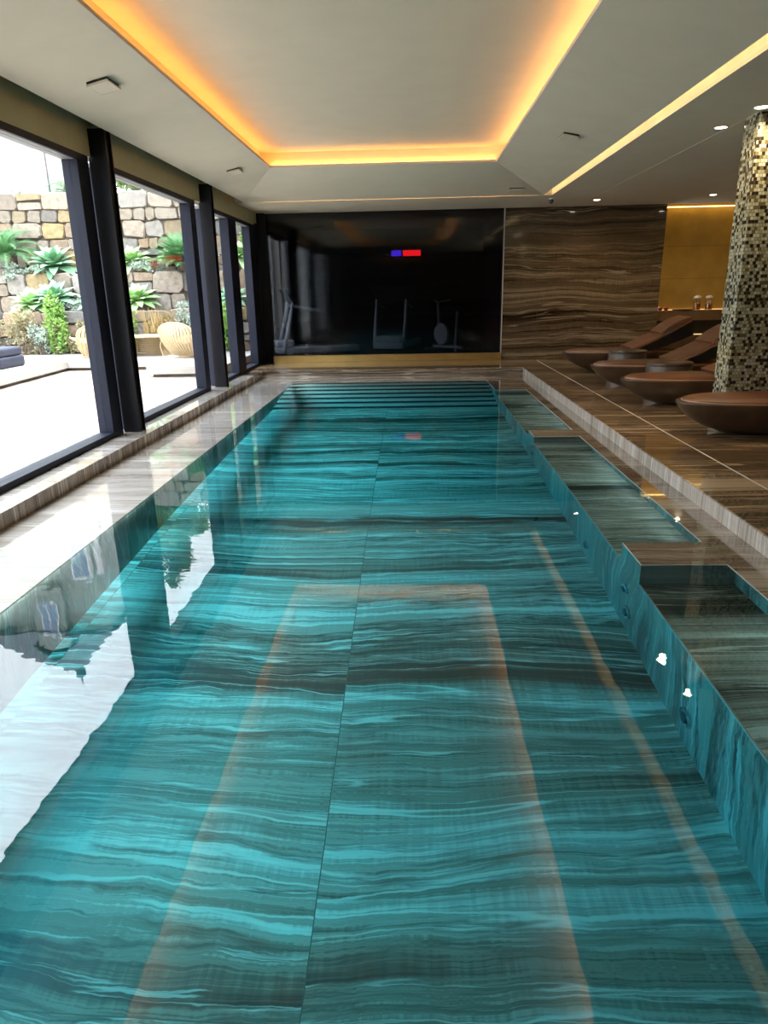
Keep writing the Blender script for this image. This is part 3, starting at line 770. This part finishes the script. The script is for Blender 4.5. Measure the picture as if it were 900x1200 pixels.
o = MB().lathe([(0, 0), (0.20, 0), (0.22, 0.015), (0.215, 0.02), (0.195, 0.008), (0, 0.008)], (5.55, YB + 0.2, SILL + 0.886), n=36, sy=0.7).build('serving_tray', M['black_plastic'], smooth=True)
tag(o, 'flat dark tray in the middle of the niche counter', 'tray')
for x, lab in ((5.08, 'small red round fruit at the left end of the niche counter'), (5.20, 'small red fruit nearer the tray on the niche counter')):
    t = empty('red_fruit', (x, YB + 0.2, SILL + 0.885))
    MB().lathe([(0.012, 0.0), (0.035, 0.008), (0.045, 0.035), (0.040, 0.06), (0.02, 0.075), (0.004, 0.068)], n=20).build('fruit_body', M['red'], t, smooth=True)
    MB().tube([(0, 0, 0.066), (0.004, 0, 0.082)], 0.003, 6).build('fruit_stem', M['bark'], t)
    tag(t, lab, 'fruit', 'red fruit on the niche counter')

# ------------------------------------------------------------------ gym behind the dark glass
def treadmill(x, y, rz, label):
    t = empty('treadmill', (x, y, SILL), rz)
    MB().box(-0.38, 0.38, -0.95, 0.95, 0.05, 0.20).build('deck_base', M['gym_metal'], t, bevel=0.03)
    MB().box(-0.27, 0.27, -0.93, 0.80, 0.20, 0.215).build('belt', M['black_plastic'], t)
    for sx in (-1, 1):
        MB().tube([(sx * 0.36, 0.82, 0.12), (sx * 0.37, 0.66, 0.75), (sx * 0.37, 0.55, 1.22)], [0.05, 0.042, 0.035], 10).build('upright', M['gym_metal'], t, smooth=True)
        MB().tube([(sx * 0.37, 0.58, 1.10), (sx * 0.37, 0.2, 1.03), (sx * 0.36, -0.05, 0.98)], 0.028, 10).build('handrail', M['gym_metal'], t, smooth=True)
    c = MB().slab([(-0.42, 0.48, 1.18), (0.42, 0.48, 1.18), (0.42, 0.66, 1.48), (-0.42, 0.66, 1.48)], (0, 0.08, -0.04)).build('console', M['black_plastic'], t, bevel=0.02)
    MB().slab([(-0.2, 0.50, 1.225), (0.2, 0.50, 1.225), (0.2, 0.615, 1.42), (-0.2, 0.615, 1.42)], (0, -0.006, 0.004)).build('screen', M['pane'], c)
    MB().box(-0.33, 0.33, 0.55, 0.98, 0.20, 0.34).build('motor_cover', M['gym_metal'], t, bevel=0.05)
    tag(t, label, 'treadmill', 'treadmills behind the dark glass')
treadmill(-2.25, 16.9, 1.9, 'treadmill by the gym window, left behind the dark glass')
treadmill(-0.35, 18.2, 2.9, 'treadmill further right and deeper behind the dark glass')
t = empty('exercise_bike', (0.85, 17.2, SILL), 0.7)
MB().box(-0.25, 0.25, -0.55, -0.47, 0.0, 0.06).box(-0.25, 0.25, 0.47, 0.55, 0.0, 0.06).box(-0.04, 0.04, -0.5, 0.5, 0.06, 0.12).build('bike_base', M['gym_metal'], t, bevel=0.01)
MB().tube([(0, -0.25, 0.1), (0, -0.32, 0.9)], 0.03).build('seat_post', M['gym_metal'], t)
MB().lathe([(0, 0.9), (0.09, 0.9), (0.13, 0.93), (0.1, 0.97), (0, 0.98)], (0, -0.33, 0), 20, sy=1.3).build('saddle', M['black_plastic'], t, smooth=True)
MB().tube([(0, 0.28, 0.1), (0, 0.36, 1.1)], 0.03).tube([(-0.25, 0.2, 1.15), (0, 0.36, 1.1), (0.25, 0.2, 1.15)], 0.02).build('handlebar', M['gym_metal'], t, smooth=True)
m = MB().lathe([(0, -0.03), (0.24, -0.03), (0.25, 0.0), (0.24, 0.03), (0, 0.03)], n=32); m.v = [(z_, x_ + 0.22, y_ + 0.38) for x_, y_, z_ in m.v]
m.build('flywheel', M['gym_metal'], t, smooth=True)
tag(t, 'exercise bike deep behind the dark glass', 'exercise bike')
t = empty('wall_display', (-0.10, 19.48, 2.42))
MB().box(-0.50, 0.42, -0.05, 0.0, -0.12, 0.12).build('display_case', M['black_plastic'], t)
MB().box(-0.12, 0.34, -0.055, -0.05, -0.07, 0.07).build('red_panel', M['screen_red'], t)
MB().box(-0.42, -0.16, -0.055, -0.05, -0.07, 0.07).build('blue_panel', M['screen_blue'], t)
tag(t, 'small glowing red and blue display seen through the dark glass', 'display')

# ------------------------------------------------------------------ outside: terrace
b = MB().box(-22, -3.35, -8, 26, -0.4, 0.09)
struct(b.build('terrace', M['terrace']), 'sunlit pale travertine terrace outside')
b = MB().prism([(-22, 7.0), (-6.35, 7.0), (-6.85, 14.0), (-4.95, 14.0), (-4.75, 12.6), (-3.36, 12.6), (-3.36, 16.0), (-22, 16.0)], 0.15, 0.28)
lg_ = struct(b.build('terrace_step', M['terrace_edge']), 'raised pale stone ledge of the terrace')
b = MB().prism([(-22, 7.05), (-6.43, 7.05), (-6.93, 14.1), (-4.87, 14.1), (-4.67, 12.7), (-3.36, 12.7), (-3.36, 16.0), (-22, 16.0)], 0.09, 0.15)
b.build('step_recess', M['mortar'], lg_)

# rubble garden wall in three terraced tiers
def rubble(name, x0, x1, yf, z0, z1, seed, label):
    rnd = random.Random(seed)
    m = MB(); z = z0
    while z < z1 - 0.05:
        h = min(rnd.uniform(0.17, 0.40), z1 - z)
        if z1 - z - h < 0.12: h = z1 - z
        x = x0
        while x < x1 - 0.02:
            w_ = min(rnd.uniform(0.2, 0.75), x1 - x)
            if x1 - x - w_ < 0.15: w_ = x1 - x
            splits = [(z, h)] if rnd.random() > 0.22 or h < 0.3 else [(z, h * 0.55), (z + h * 0.55, h * 0.45)]
            for zz, hh in splits:
                gq = 0.007
                xa, xb, za, zb = x + gq, x + w_ - gq, zz + gq, zz + hh - gq
                c = min(xb - xa, zb - za) * 0.17
                j = lambda: rnd.uniform(-0.026, 0.026)
                o8 = [(xa + c + j(), za + j()), (xb - c + j(), za + j()), (xb + j(), za + c + j()), (xb + j(), zb - c + j()), (xb - c + j(), zb + j()), (xa + c + j(), zb + j()), (xa + j(), zb - c + j()), (xa + j(), za + c + j())]
                mx_, mz_ = (xa + xb) / 2, (za + zb) / 2
                d = rnd.uniform(0.0, 0.07)
                r0 = [(px, yf + 0.12, pz) for px, pz in o8]
                r1 = [(px, yf + 0.03 - d * 0.5, pz) for px, pz in o8]
                r2 = [(mx_ + (px - mx_) * 0.93, yf - d, mz_ + (pz - mz_) * 0.90) for px, pz in o8]
                m.loft([r0, r1, r2])
            x += w_
        z += h
    o = m.build(name, M['stone'])
    MB().box(x0, x1, yf + 0.06, yf + 0.5, z0, z1 - 0.03).build('wall_core', M['mortar'], o)
    tag(o, label, 'stone wall')
    return o
rubble('garden_wall', -15, -3.6, 16.0, 0.28, 1.20, 1, 'lowest tier of rubble stone wall, directly behind the terrace furniture')
rubble('garden_wall', -15, -3.6, 16.85, 1.15, 2.02, 2, 'middle tier of rubble stone wall, half hidden by agaves')
rubble('garden_wall', -15, -3.6, 17.7, 1.95, 3.84, 3, 'tall top tier of rubble stone wall against the sky')
bd = MB().box(-15, -3.6, 16.12, 16.9, 0.3, 1.12).box(-15, -3.6, 16.95, 17.75, 1.1, 1.96).box(-22, -3.6, 18.15, 40, 0.0, 3.72)
struct(bd.build('garden_bed', M['soil']), 'planted soil beds between the wall tiers')

# ------------------------------------------------------------------ plants
def agave(name, loc, r, mat, label, n=34, seed=0, group='rosette agaves on the wall terraces'):
    rnd = random.Random(seed); m = MB()
    for i in range(n):
        a = i * 2.399 + rnd.uniform(-0.15, 0.15); k = i / n
        el = math.radians(8 + 74 * k + rnd.uniform(-5, 5))
        L = r * (1.0 - 0.25 * k) * rnd.uniform(0.9, 1.1); w_ = r * 0.17
        d = Vector((math.cos(a), math.sin(a), 0)); sd = Vector((-math.sin(a), math.cos(a), 0))
        rows = []
        for q, ww in ((0.0, 0.45), (0.25, 0.85), (0.5, 1.0), (0.75, 0.72), (0.93, 0.25), (1.0, 0.02)):
            e2 = el - 0.5 * q * (1 - k * 0.6)
            p_ = d * (L * q * math.cos(e2)) + Vector((0, 0, L * q * math.sin(e2 * 0.9) + 0.02))
            up = Vector((0, 0, 1)) * (0.10 * w_ * ww * 2)
            rows.append([p_ - sd * w_ * ww + up, p_ - Vector((0, 0, 0.02)) * ww, p_ + sd * w_ * ww + up, p_ + Vector((0, 0, 0.008))])
        m.loft(rows)
    o = m.build(name, mat, smooth=True, loc=loc)
    o.rotation_euler = (0.45, 0, rnd.uniform(0, 6))
    o.rotation_euler = (0.35, 0, 0)
    tag(o, label, 'agave', group)
def cycad(loc, r, label, seed=0, n=34, mat='cycad', name='cycad_palm', cat='cycad', droop=0.55):
    rnd = random.Random(seed); t = empty(name, loc); m = MB(); st = MB()
    for i in range(n):
        a = i * 2.399; k = i / n; el = math.radians(12 + 66 * k + rnd.uniform(-6, 6)); L = r * rnd.uniform(0.9, 1.1)
        d = Vector((math.cos(a), math.sin(a), 0)); sd = Vector((-math.sin(a), math.cos(a), 0))
        prev = None; pts = []
        for q in range(13):
            s_ = q / 12; e2 = el - droop * s_ * s_
            pts.append(d * (L * s_ * math.cos(e2)) + Vector((0, 0, 0.12 * r + L * s_ * math.sin(e2))))
        st.tube(pts, [0.012 * r * (1.2 - j / 13) + 0.002 for j in range(13)], 5)
        for q in range(2, 13):
            p_ = pts[q]; f = (pts[q] - pts[q - 1]).normalized(); wl_ = r * 0.30 * math.sin(PI * min(0.95, 0.15 + 0.8 * q / 12)) + 0.02
            for sg in (-1, 1):
                for h in (0.0, 0.5):
                    pp = p_ - (pts[q] - pts[q - 1]) * h
                    tip = pp + sd * sg * wl_ * 0.75 + f * wl_ * 0.7 + Vector((0, 0, 0.1 * wl_))
                    wv = f * (0.007 + 0.008 * r)
                    m.add([pp - wv, tip, pp + wv, pp + Vector((0, 0, 0.004)) + sd * sg * 0.02], [(0, 1, 2), (0, 3, 2)])
    m.build('fronds', M[mat], t); st.build('frond_stems', M[mat], t)
    MB().lathe([(0, -0.15 * r), (0.16 * r, -0.12 * r), (0.18 * r, 0.05 * r), (0.1 * r, 0.2 * r), (0, 0.22 * r)], n=14).build('trunk', M['bark'], t, smooth=True)
    t.rotation_euler = (0.25, 0, 0)
    tag(t, label, cat)
def leaf(m, p, s_, rnd, up=0.3):
    d = Vector((rnd.uniform(-1, 1), rnd.uniform(-1, 1), rnd.uniform(-0.6, 1) + up)).normalized()
    a = d.cross(Vector((rnd.uniform(-1, 1), rnd.uniform(-1, 1), rnd.uniform(-1, 1)))).normalized()
    nrm = d.cross(a)
    m.add([p, p + d * s_ * 0.5 + a * s_ * 0.28, p + d * s_, p + d * s_ * 0.5 - a * s_ * 0.28 + nrm * s_ * 0.05], [(0, 1, 2), (0, 2, 3)])
def bush(name, loc, size, mat, label, cat='shrub', n=900, ls=0.07, seed=0, stems=8, group=None, clumps=9):
    rnd = random.Random(seed); t = empty(name, loc); m = MB(); st = MB()
    cl = []
    for i in range(clumps):
        a = rnd.uniform(0, 2 * PI); rr = math.sqrt(rnd.random()) * 0.7; zz = rnd.uniform(0.18, 0.85)
        cl.append((Vector((math.cos(a) * rr * size[0], math.sin(a) * rr * size[1], zz * size[2])), rnd.uniform(0.25, 0.45)))
    for i in range(n):
        c, r_ = cl[i % clumps]
        v = Vector((rnd.gauss(0, 1), rnd.gauss(0, 1), rnd.gauss(0, 1))).normalized() * (rnd.random() ** 0.4)
        p_ = c + Vector((v.x * r_ * size[0], v.y * r_ * size[1], v.z * r_ * size[2] * 0.6))
        if p_.z < 0.01: p_.z = 0.01 + rnd.random() * 0.05
        leaf(m, p_, ls * rnd.uniform(0.7, 1.3), rnd)
    for i in range(stems):
        c, r_ = cl[i % clumps]
        st.tube([(rnd.uniform(-.05, .05), rnd.uniform(-.05, .05), -0.02), (c.x * 0.5, c.y * 0.5, c.z * 0.55), tuple(c + Vector((0, 0, 0.1 * size[2])))], [0.012, 0.008, 0.003], 5)
    m.build('foliage', M[mat], t); st.build('stems', M['bark'], t)
    tag(t, label, cat, group)
    return t
def tree(name, loc, h, cr, mat, label, n=3500, seed=0, ls=0.16, cz_=0.62, trunk_r=0.12, group='trees above the garden wall'):
    rnd = random.Random(seed); t = empty(name, loc); m = MB(); st = MB()
    cl = []
    for i in range(16):
        v = Vector((rnd.gauss(0, 1), rnd.gauss(0, 1), rnd.gauss(0, 1))).normalized() * rnd.random() ** 0.45
        cl.append((Vector((v.x * cr[0], v.y * cr[1], h * cz_ + v.z * cr[2])), rnd.uniform(0.28, 0.5)))
    for i in range(n):
        c, r_ = cl[i % 16]
        v = Vector((rnd.gauss(0, 1), rnd.gauss(0, 1), rnd.gauss(0, 1))).normalized() * (rnd.random() ** 0.35)
        leaf(m, c + Vector((v.x * cr[0], v.y * cr[1], v.z * cr[2])) * r_ if False else c + Vector((v.x * cr[0] * r_, v.y * cr[1] * r_, v.z * cr[2] * r_)), ls * rnd.uniform(0.7, 1.4), rnd)
    st.tube([(0, 0, -0.05), (0.05, 0, h * 0.35), (0, 0.05, h * 0.7)], [trunk_r, trunk_r * 0.75, trunk_r * 0.35], 9)
    for c, r_ in cl[:8]:
        st.tube([(0.03, 0.02, h * 0.4), tuple(c * 0.6 + Vector((0, 0, h * 0.2))), tuple(c)], [trunk_r * 0.45, trunk_r * 0.25, 0.01], 6)
    m.build('crown', M[mat], t); st.build('trunk', M['bark'], t, smooth=True)
    tag(t, label, 'tree', group)
def grass(loc, r, h, label, n=260, seed=0):
    rnd = random.Random(seed); m = MB()
    for i in range(n):
        a = rnd.uniform(0, 2 * PI); rr = r * math.sqrt(rnd.random()); x, y = rr * math.cos(a), 0.4 * rr * math.sin(a)
        lx, ly = rnd.gauss(0, 0.12), rnd.gauss(0, 0.08) - 0.06; hh = h * rnd.uniform(0.6, 1.1); w_ = 0.008
        m.add([(x - w_, y, 0), (x + w_, y, 0), (x + lx * 0.4 + w_, y + ly * 0.4, hh * 0.6), (x + lx * 0.4 - w_, y + ly * 0.4, hh * 0.6), (x + lx, y + ly, hh)], [(0, 1, 2, 3), (3, 2, 4)])
    o = m.build('dry_grass', M['straw'], loc=loc)
    tag(o, label, 'grass')

AG = 'rosette agaves on the wall terraces'
agave('agave', (-8.36, 17.2, 2.16), 0.68, M['agave'], 'big blue-green agave in the left window, highest and widest of its group', 40, 1)
agave('agave', (-8.10, 16.45, 1.42), 0.59, M['agave'], 'green agave below the big one, upper of the pair above the green shrub', 34, 2)
agave('agave', (-8.62, 16.40, 1.30), 0.56, M['agave_lime'], 'lime-tinted agave at the left of the pair under the silver plants', 34, 3)
agave('agave', (-7.20, 16.40, 1.32), 0.49, M['agave'], 'agave in the left window cut off by the dark window jamb', 30, 4)
agave('agave', (-6.52, 17.25, 2.20), 0.56, M['agave_lime'], 'bright agave high at the left edge of the second window', 34, 5)
agave('agave', (-6.20, 16.45, 1.36), 0.54, M['agave_lime'], 'green agave low at the left edge of the second window', 34, 6)
agave('agave', (-5.65, 17.35, 2.28), 0.37, M['agave_lime'], 'small lime agave beside the silver bush in the second window', 26, 7)
agave('agave', (-3.95, 17.3, 2.30), 0.51, M['agave_lime'], 'agave high up seen through the farthest window', 30, 8)
agave('agave', (-4.02, 16.4, 1.35), 0.49, M['agave'], 'agave midway up seen through the farthest window', 30, 9)
cycad((-9.42, 17.15, 2.35), 0.80, 'dark green cycad at the left picture edge, beside the big agave', 1)
cycad((-5.22, 17.0, 2.12), 0.72, 'dark green cycad in the second window, above the ribbed chair', 2, n=64, droop=0.2)
bush('silver_groundcover', (-9.0, 16.9, 1.86), (0.55, 0.35, 0.40), 'silver', 'silvery trailing plant under the left cycad', 'groundcover', 1100, 0.06, 11, 4)
bush('silver_groundcover', (-6.15, 17.0, 1.92), (0.50, 0.35, 0.40), 'silver', 'silvery trailing plant left of the rust-red clump', 'groundcover', 1000, 0.06, 12, 4)
bush('silver_groundcover', (-5.00, 17.45, 2.25), (0.50, 0.25, 0.35), 'silver', 'pale silvery plant above the second cycad', 'groundcover', 900, 0.055, 13, 4)
bush('silver_groundcover', (-4.85, 16.3, 1.0), (0.50, 0.3, 0.45), 'silver', 'pale silvery plant just above the ribbed lounge chair', 'groundcover', 900, 0.06, 14, 4)
bush('silver_groundcover', (-7.55, 16.35, 1.10), (0.45, 0.3, 0.35), 'silver', 'pale silvery plant right of the agave pair in the left window', 'groundcover', 700, 0.06, 15, 4)
bush('rust_clump', (-5.92, 17.0, 1.86), (0.22, 0.2, 0.40), 'rust', 'rust-red clump between silver plant and second cycad', 'shrub', 500, 0.06, 16, 5)
grass((-7.82, 17.40, 1.98), 0.42, 0.62, 'tuft of straw-coloured dry grass right of the big agave', 320, 3)
grass((-5.55, 15.75, 0.28), 0.35, 0.95, 'thin pale dry stalks behind the low terrace table', 130, 4)
bush('green_shrub', (-7.85, 15.72, 0.28), (0.32, 0.25, 1.25), 'shrub', 'upright bright green shrub left of the far-left ribbed chair', 'shrub', 1500, 0.075, 21, 12, clumps=14)
bush('brown_shrub', (-8.62, 15.72, 0.28), (0.45, 0.25, 0.95), 'drybush', 'straggly brown-green shrub behind the dark cushion', 'shrub', 1100, 0.06, 22, 14, clumps=14)
bush('brown_shrub', (-5.55, 15.78, 0.28), (0.40, 0.2, 0.95), 'drybush', 'straggly brown shrub behind the low slatted table', 'shrub', 800, 0.055, 23, 12, clumps=12)
bush('green_shrub', (-6.28, 15.74, 0.28), (0.30, 0.24, 1.05), 'shrub', 'light green shrub at the left edge of the second window', 'shrub', 1100, 0.075, 24, 10, clumps=12)
bush('green_shrub', (-3.95, 15.72, 0.28), (0.30, 0.24, 1.15), 'shrub', 'bright green shrub low in the farthest window', 'shrub', 1300, 0.075, 25, 10, clumps=12)
bush('green_shrub', (-3.85, 17.7, 1.95), (0.25, 0.5, 1.4), 'shrub', 'leafy shrub outside the gym window behind the dark glass', 'shrub', 1300, 0.08, 26, 10, clumps=12)
for i, (x, y, z, sz, mt, lab) in enumerate([
    (-9.35, 15.72, 0.28, (0.35, 0.22, 0.85), 'drybush', 'sparse brown shrub directly behind the dark sofa end, by the wall foot'),
    (-8.22, 15.70, 0.28, (0.28, 0.2, 0.75), 'silver', 'grey-leaved shrub between the brown shrub and the upright green one'),
    (-7.35, 15.74, 0.28, (0.34, 0.2, 0.70), 'drybush', 'brown shrub behind the far-left ribbed chair'),
    (-4.95, 15.72, 0.28, (0.34, 0.2, 0.95), 'silver', 'grey-green shrub behind the ribbed chair by the table'),
    (-8.15, 16.55, 1.12, (0.55, 0.2, 0.28), 'silver', 'low silvery plant at the foot of the paired agaves'),
    (-6.75, 16.55, 1.12, (0.35, 0.2, 0.32), 'shrub', 'small green plant beside the low agave in the second window')]):
    bush('wall_shrub', (x, y, z), sz, mt, lab, 'shrub', 800, 0.06, 60 + i, 8, clumps=11)
# trees above the wall
tree('garden_tree', (-6.7, 19.2, 3.72), 1.5, (0.95, 0.7, 0.70), 'tree_light', 'leafy tree over the wall in the second window', 3600, 31, 0.13)
tree('garden_tree', (-4.5, 19.6, 3.72), 1.9, (1.0, 0.8, 0.8), 'tree', 'dark leafy tree over the wall toward the far window', 3600, 32, 0.13)
tree('garden_tree', (-8.0, 22.0, 3.72), 4.2, (0.8, 0.8, 1.8), 'tree', 'tall dark tree standing right of the pale house', 3600, 33, 0.18)
cycad((-8.52, 18.95, 3.85), 0.68, 'spiky palm on top of the stone wall in the left window', 5, n=26, mat='palm', name='garden_palm', cat='palm', droop=0.8)
bush('wall_top_plant', (-9.6, 18.6, 3.74), (0.35, 0.25, 0.35), 'silver', 'small grey plant on the wall top at the left picture edge', 'shrub', 350, 0.06, 41, 6)
# pale post on top of the wall
t = empty('garden_post', (-9.25, 19.0, 3.72))
MB().tube([(0, 0, 0), (0, 0, 2.6)], 0.085, 12).build('post_tube', M['trimwhite'], t, smooth=True)
MB().tube([(0.17, 0, 0), (0.17, 0, 1.6)], 0.022, 8).tube([(0.0, 0, 1.55), (0.17, 0, 1.6)], 0.02, 8).build('side_pipe', M['slate'], t, smooth=True)
tag(t, 'slim pale post with a side pipe rising behind the stone wall', 'post')

# house up the slope, seen mirrored in the water
hx0, hx1, hy, hz = -21.5, -14.6, 30.0, 13.7
t = empty('hillside_house', ((hx0 + hx1) / 2, hy, 3.72))
hw = (hx1 - hx0) / 2; hh = hz - 3.72
MB().box(-hw, hw, 0, 7, 0, hh).build('house_wall', M['plaster'], t)
rf = MB().add([(-hw - 0.3, -0.4, hh), (hw + 0.3, -0.4, hh), (hw + 0.3, 7.4, hh), (-hw - 0.3, 7.4, hh), (-0.3, 3.2, hh + 4.2), (-0.1, 4.0, hh + 4.2)], [(0, 1, 4), (1, 2, 5, 4), (2, 3, 5), (3, 0, 4, 5), (0, 3, 2, 1)]).build('roof', M['slate'], t)
MB().tube([(-0.2, 3.5, hh + 4.1), (-0.2, 3.5, hh + 5.2)], [0.10, 0.03], 8).lathe([(0, 0), (0.25, 0.1), (0.3, 0.3), (0.1, 0.5), (0, 0.55)], (-0.2, 3.5, hh + 4.1), 12).build('finial', M['slate'], rf, smooth=True)
dx = -17.25 - (hx0 + hx1) / 2
dm = MB().box(dx - 0.75, dx + 0.75, -0.25, 2.0, hh - 2.2, hh + 0.9).build('dormer', M['plaster'], t)
MB().slab([(dx - 0.95, -0.45, hh + 0.75), (dx, -0.45, hh + 1.5), (dx, 2.5, hh + 1.5), (dx - 0.95, 2.5, hh + 0.75)], (0, 0, 0.12)).slab([(dx + 0.95, -0.45, hh + 0.75), (dx, -0.45, hh + 1.5), (dx, 2.5, hh + 1.5), (dx + 0.95, 2.5, hh + 0.75)], (0, 0, 0.12)).build('dormer_roof', M['slate'], dm)
for wx, wz in ((dx, hh - 1.5), (dx - 2.4, hh - 4.2), (dx + 1.9, hh - 4.6)):
    wf = MB().box(wx - 0.42, wx + 0.42, -0.32, -0.2 if wx == dx else 0.05, wz, wz + 1.9).build('house_window', M['trimwhite'], t)
    MB().box(wx - 0.34, wx - 0.03, -0.335, -0.318, wz + 0.08, wz + 1.82).box(wx + 0.03, wx + 0.34, -0.335, -0.318, wz + 0.08, wz + 1.82).build('pane', M['pane'], wf)
tag(t, 'pale plastered house with grey slate roof, mirrored in the pool', 'house')

# ------------------------------------------------------------------ terrace furniture
def shell_strips(fn, ns, nt, gap, th_):
    """ribbed bent-wood shell: strips running along t, side by side in s"""
    m = MB()
    for i in range(ns):
        s0, s1 = (i + gap / 2) / ns, (i + 1 - gap / 2) / ns
        rows = []
        for j in range(nt + 1):
            q = j / nt
            a, bq = Vector(fn(s0, q)), Vector(fn(s1, q))
            nr = (bq - a).cross(Vector(fn((s0 + s1) / 2, min(1, q + 0.02))) - Vector(fn((s0 + s1) / 2, max(0, q - 0.02))))
            nr = nr.normalized() * th_ if nr.length > 1e-9 else Vector((0, 0, th_))
            rows.append([a, bq, bq + nr, a + nr])
        m.loft(rows)
    return m
def ribbed_chair(loc, rz, label):
    t = empty('ribbed_lounge_chair', loc, rz)
    # back: rounded fan of ribs rising from the foot; y is the sitting direction (front = -y)
    def back(s_, q):
        w_ = 0.16 + 0.30 * math.sin(PI * min(1.0, 0.12 + q * 0.62)) ** 0.9
        if q > 0.72: w_ *= math.sqrt(max(0.02, 1 - ((q - 0.72) / 0.29) ** 2))
        x = (s_ - 0.5) * 2 * w_
        return (x, 0.18 + 0.26 * q + 0.16 * (1 - (2 * s_ - 1) ** 2) * math.sin(PI * q), 0.04 + 0.66 * q)
    def seat(s_, q):
        w_ = 0.30 + 0.06 * math.sin(PI * q)
        return ((s_ - 0.5) * 2 * w_, -0.42 + 0.72 * q, 0.36 - 0.10 * q + 0.05 * (2 * s_ - 1) ** 2)
    def foot(s_, q):
        a = 2 * PI * s_
        r = 0.34 - 0.17 * math.sin(PI * (0.15 + 0.8 * q))
        return (r * math.cos(a), r * 0.9 * math.sin(a) - 0.05, 0.30 * q)
    shell_strips(back, 13, 18, 0.26, 0.016).build('ribbed_back', M['rattan'], t, smooth=True)
    shell_strips(seat, 14, 10, 0.22, 0.014).build('ribbed_seat', M['rattan'], t, smooth=True)
    shell_strips(foot, 30, 8, 0.18, 0.014).build('ribbed_foot', M['rattan'], t, smooth=True)
    rim = [back(s_, 0.999) for s_ in (0.0, 0.5, 1.0)]
    edge = [back(0, q / 20) for q in range(21)] + [back(1, 1 - q / 20) for q in range(21)]
    MB().tube(edge, 0.013, 8).build('back_rim', M['rattan'], t, smooth=True)
    tag(t, label, 'chair', 'ribbed pale wood lounge chairs on the terrace')
ribbed_chair((-4.55, 14.60, 0.28), 2.75, 'ribbed pale wood lounge chair with rounded back, right of the low table')
ribbed_chair((-6.72, 14.95, 0.28), -2.3, 'ribbed pale wood lounge chair beside the green shrub, cut by the black column')
t = empty('ribbed_low_table', (-5.60, 15.1, 0.28), 0.12)
MB().box(-0.40, 0.40, -0.38, 0.38, 0.385, 0.42).build('table_top', M['rattan'], t, bevel=0.012)
for sx in (-1, 1):
    def side(s_, q, sx=sx):
        z = 0.385 * q
        return (sx * (0.385 - 0.10 * math.sin(PI * q) * (0.35 + 0.65 * math.sin(PI * s_))), -0.36 + 0.72 * s_, z)
    shell_strips(side, 14, 10, 0.28, 0.016 * -sx).build('ribbed_side', M['rattan'], t, smooth=True)
def rear(s_, q):
    return (-0.37 + 0.74 * q, 0.30 - 0.10 * math.sin(PI * q), 0.385 * s_)
shell_strips(rear, 10, 12, 0.28, 0.016).build('ribbed_back', M['rattan'], t, smooth=True)
tag(t, 'low square ribbed wooden table with curved sides on the terrace', 'table')

t = empty('outdoor_sofa', (-7.95, 12.9, 0.28))
rr = []
MB().box(-0.75, 0.62, -0.45, 0.45, 0.0, 0.20).build('sofa_base', M['cushion'], t, bevel=0.05, segs=3)
MB().box(-0.75, 0.60, -0.44, 0.44, 0.20, 0.36).build('seat_cushion', M['cushion'], t, bevel=0.06, segs=3)
tag(t, 'dark navy padded outdoor sofa end at the left picture edge', 'sofa')

# ------------------------------------------------------------------ sky, camera
W = bpy.data.worlds.new('overcast_sky'); S.world = W; W.use_nodes = True
nt = W.node_tree; nt.nodes.clear()
tc = nt.nodes.new('ShaderNodeTexCoord'); sp = nt.nodes.new('ShaderNodeSeparateXYZ'); nt.links.new(tc.outputs['Generated'], sp.inputs[0])
rp = nt.nodes.new('ShaderNodeValToRGB'); nt.links.new(sp.outputs[2], rp.inputs[0])
rp.color_ramp.elements[0].position = 0.0; rp.color_ramp.elements[0].color = (0.62, 0.66, 0.72, 1)
rp.color_ramp.elements[1].position = 0.25; rp.color_ramp.elements[1].color = (0.80, 0.84, 0.90, 1)
ez = rp.color_ramp.elements.new(0.8); ez.color = (1.75, 1.86, 2.10, 1)
bg = nt.nodes.new('ShaderNodeBackground'); bg.inputs[1].default_value = 8.0
ou = nt.nodes.new('ShaderNodeOutputWorld')
nt.links.new(rp.outputs[0], bg.inputs[0]); nt.links.new(bg.outputs[0], ou.inputs[0])

cam = bpy.data.cameras.new('camera'); co = bpy.data.objects.new('camera', cam); COL.objects.link(co)
cam.sensor_width = 36.0; cam.sensor_fit = 'AUTO'
cam.lens = 36.0 * 824.82 / 1200.0
cam.clip_start = 0.05; cam.clip_end = 300
pt, yw, rl = math.radians(17.44872), math.radians(2.48643), math.radians(-1.13678)
fw = Vector((-math.sin(yw) * math.cos(pt), math.cos(yw) * math.cos(pt), -math.sin(pt)))
rt = Vector((math.cos(yw), math.sin(yw), 0)); upv = rt.cross(fw)
r2 = rt * math.cos(rl) + upv * math.sin(rl); u2 = -rt * math.sin(rl) + upv * math.cos(rl)
mw = Matrix((r2, u2, -fw)).transposed().to_4x4(); mw.translation = Vector((0, 0, 1.5))
co.matrix_world = mw
S.camera = co
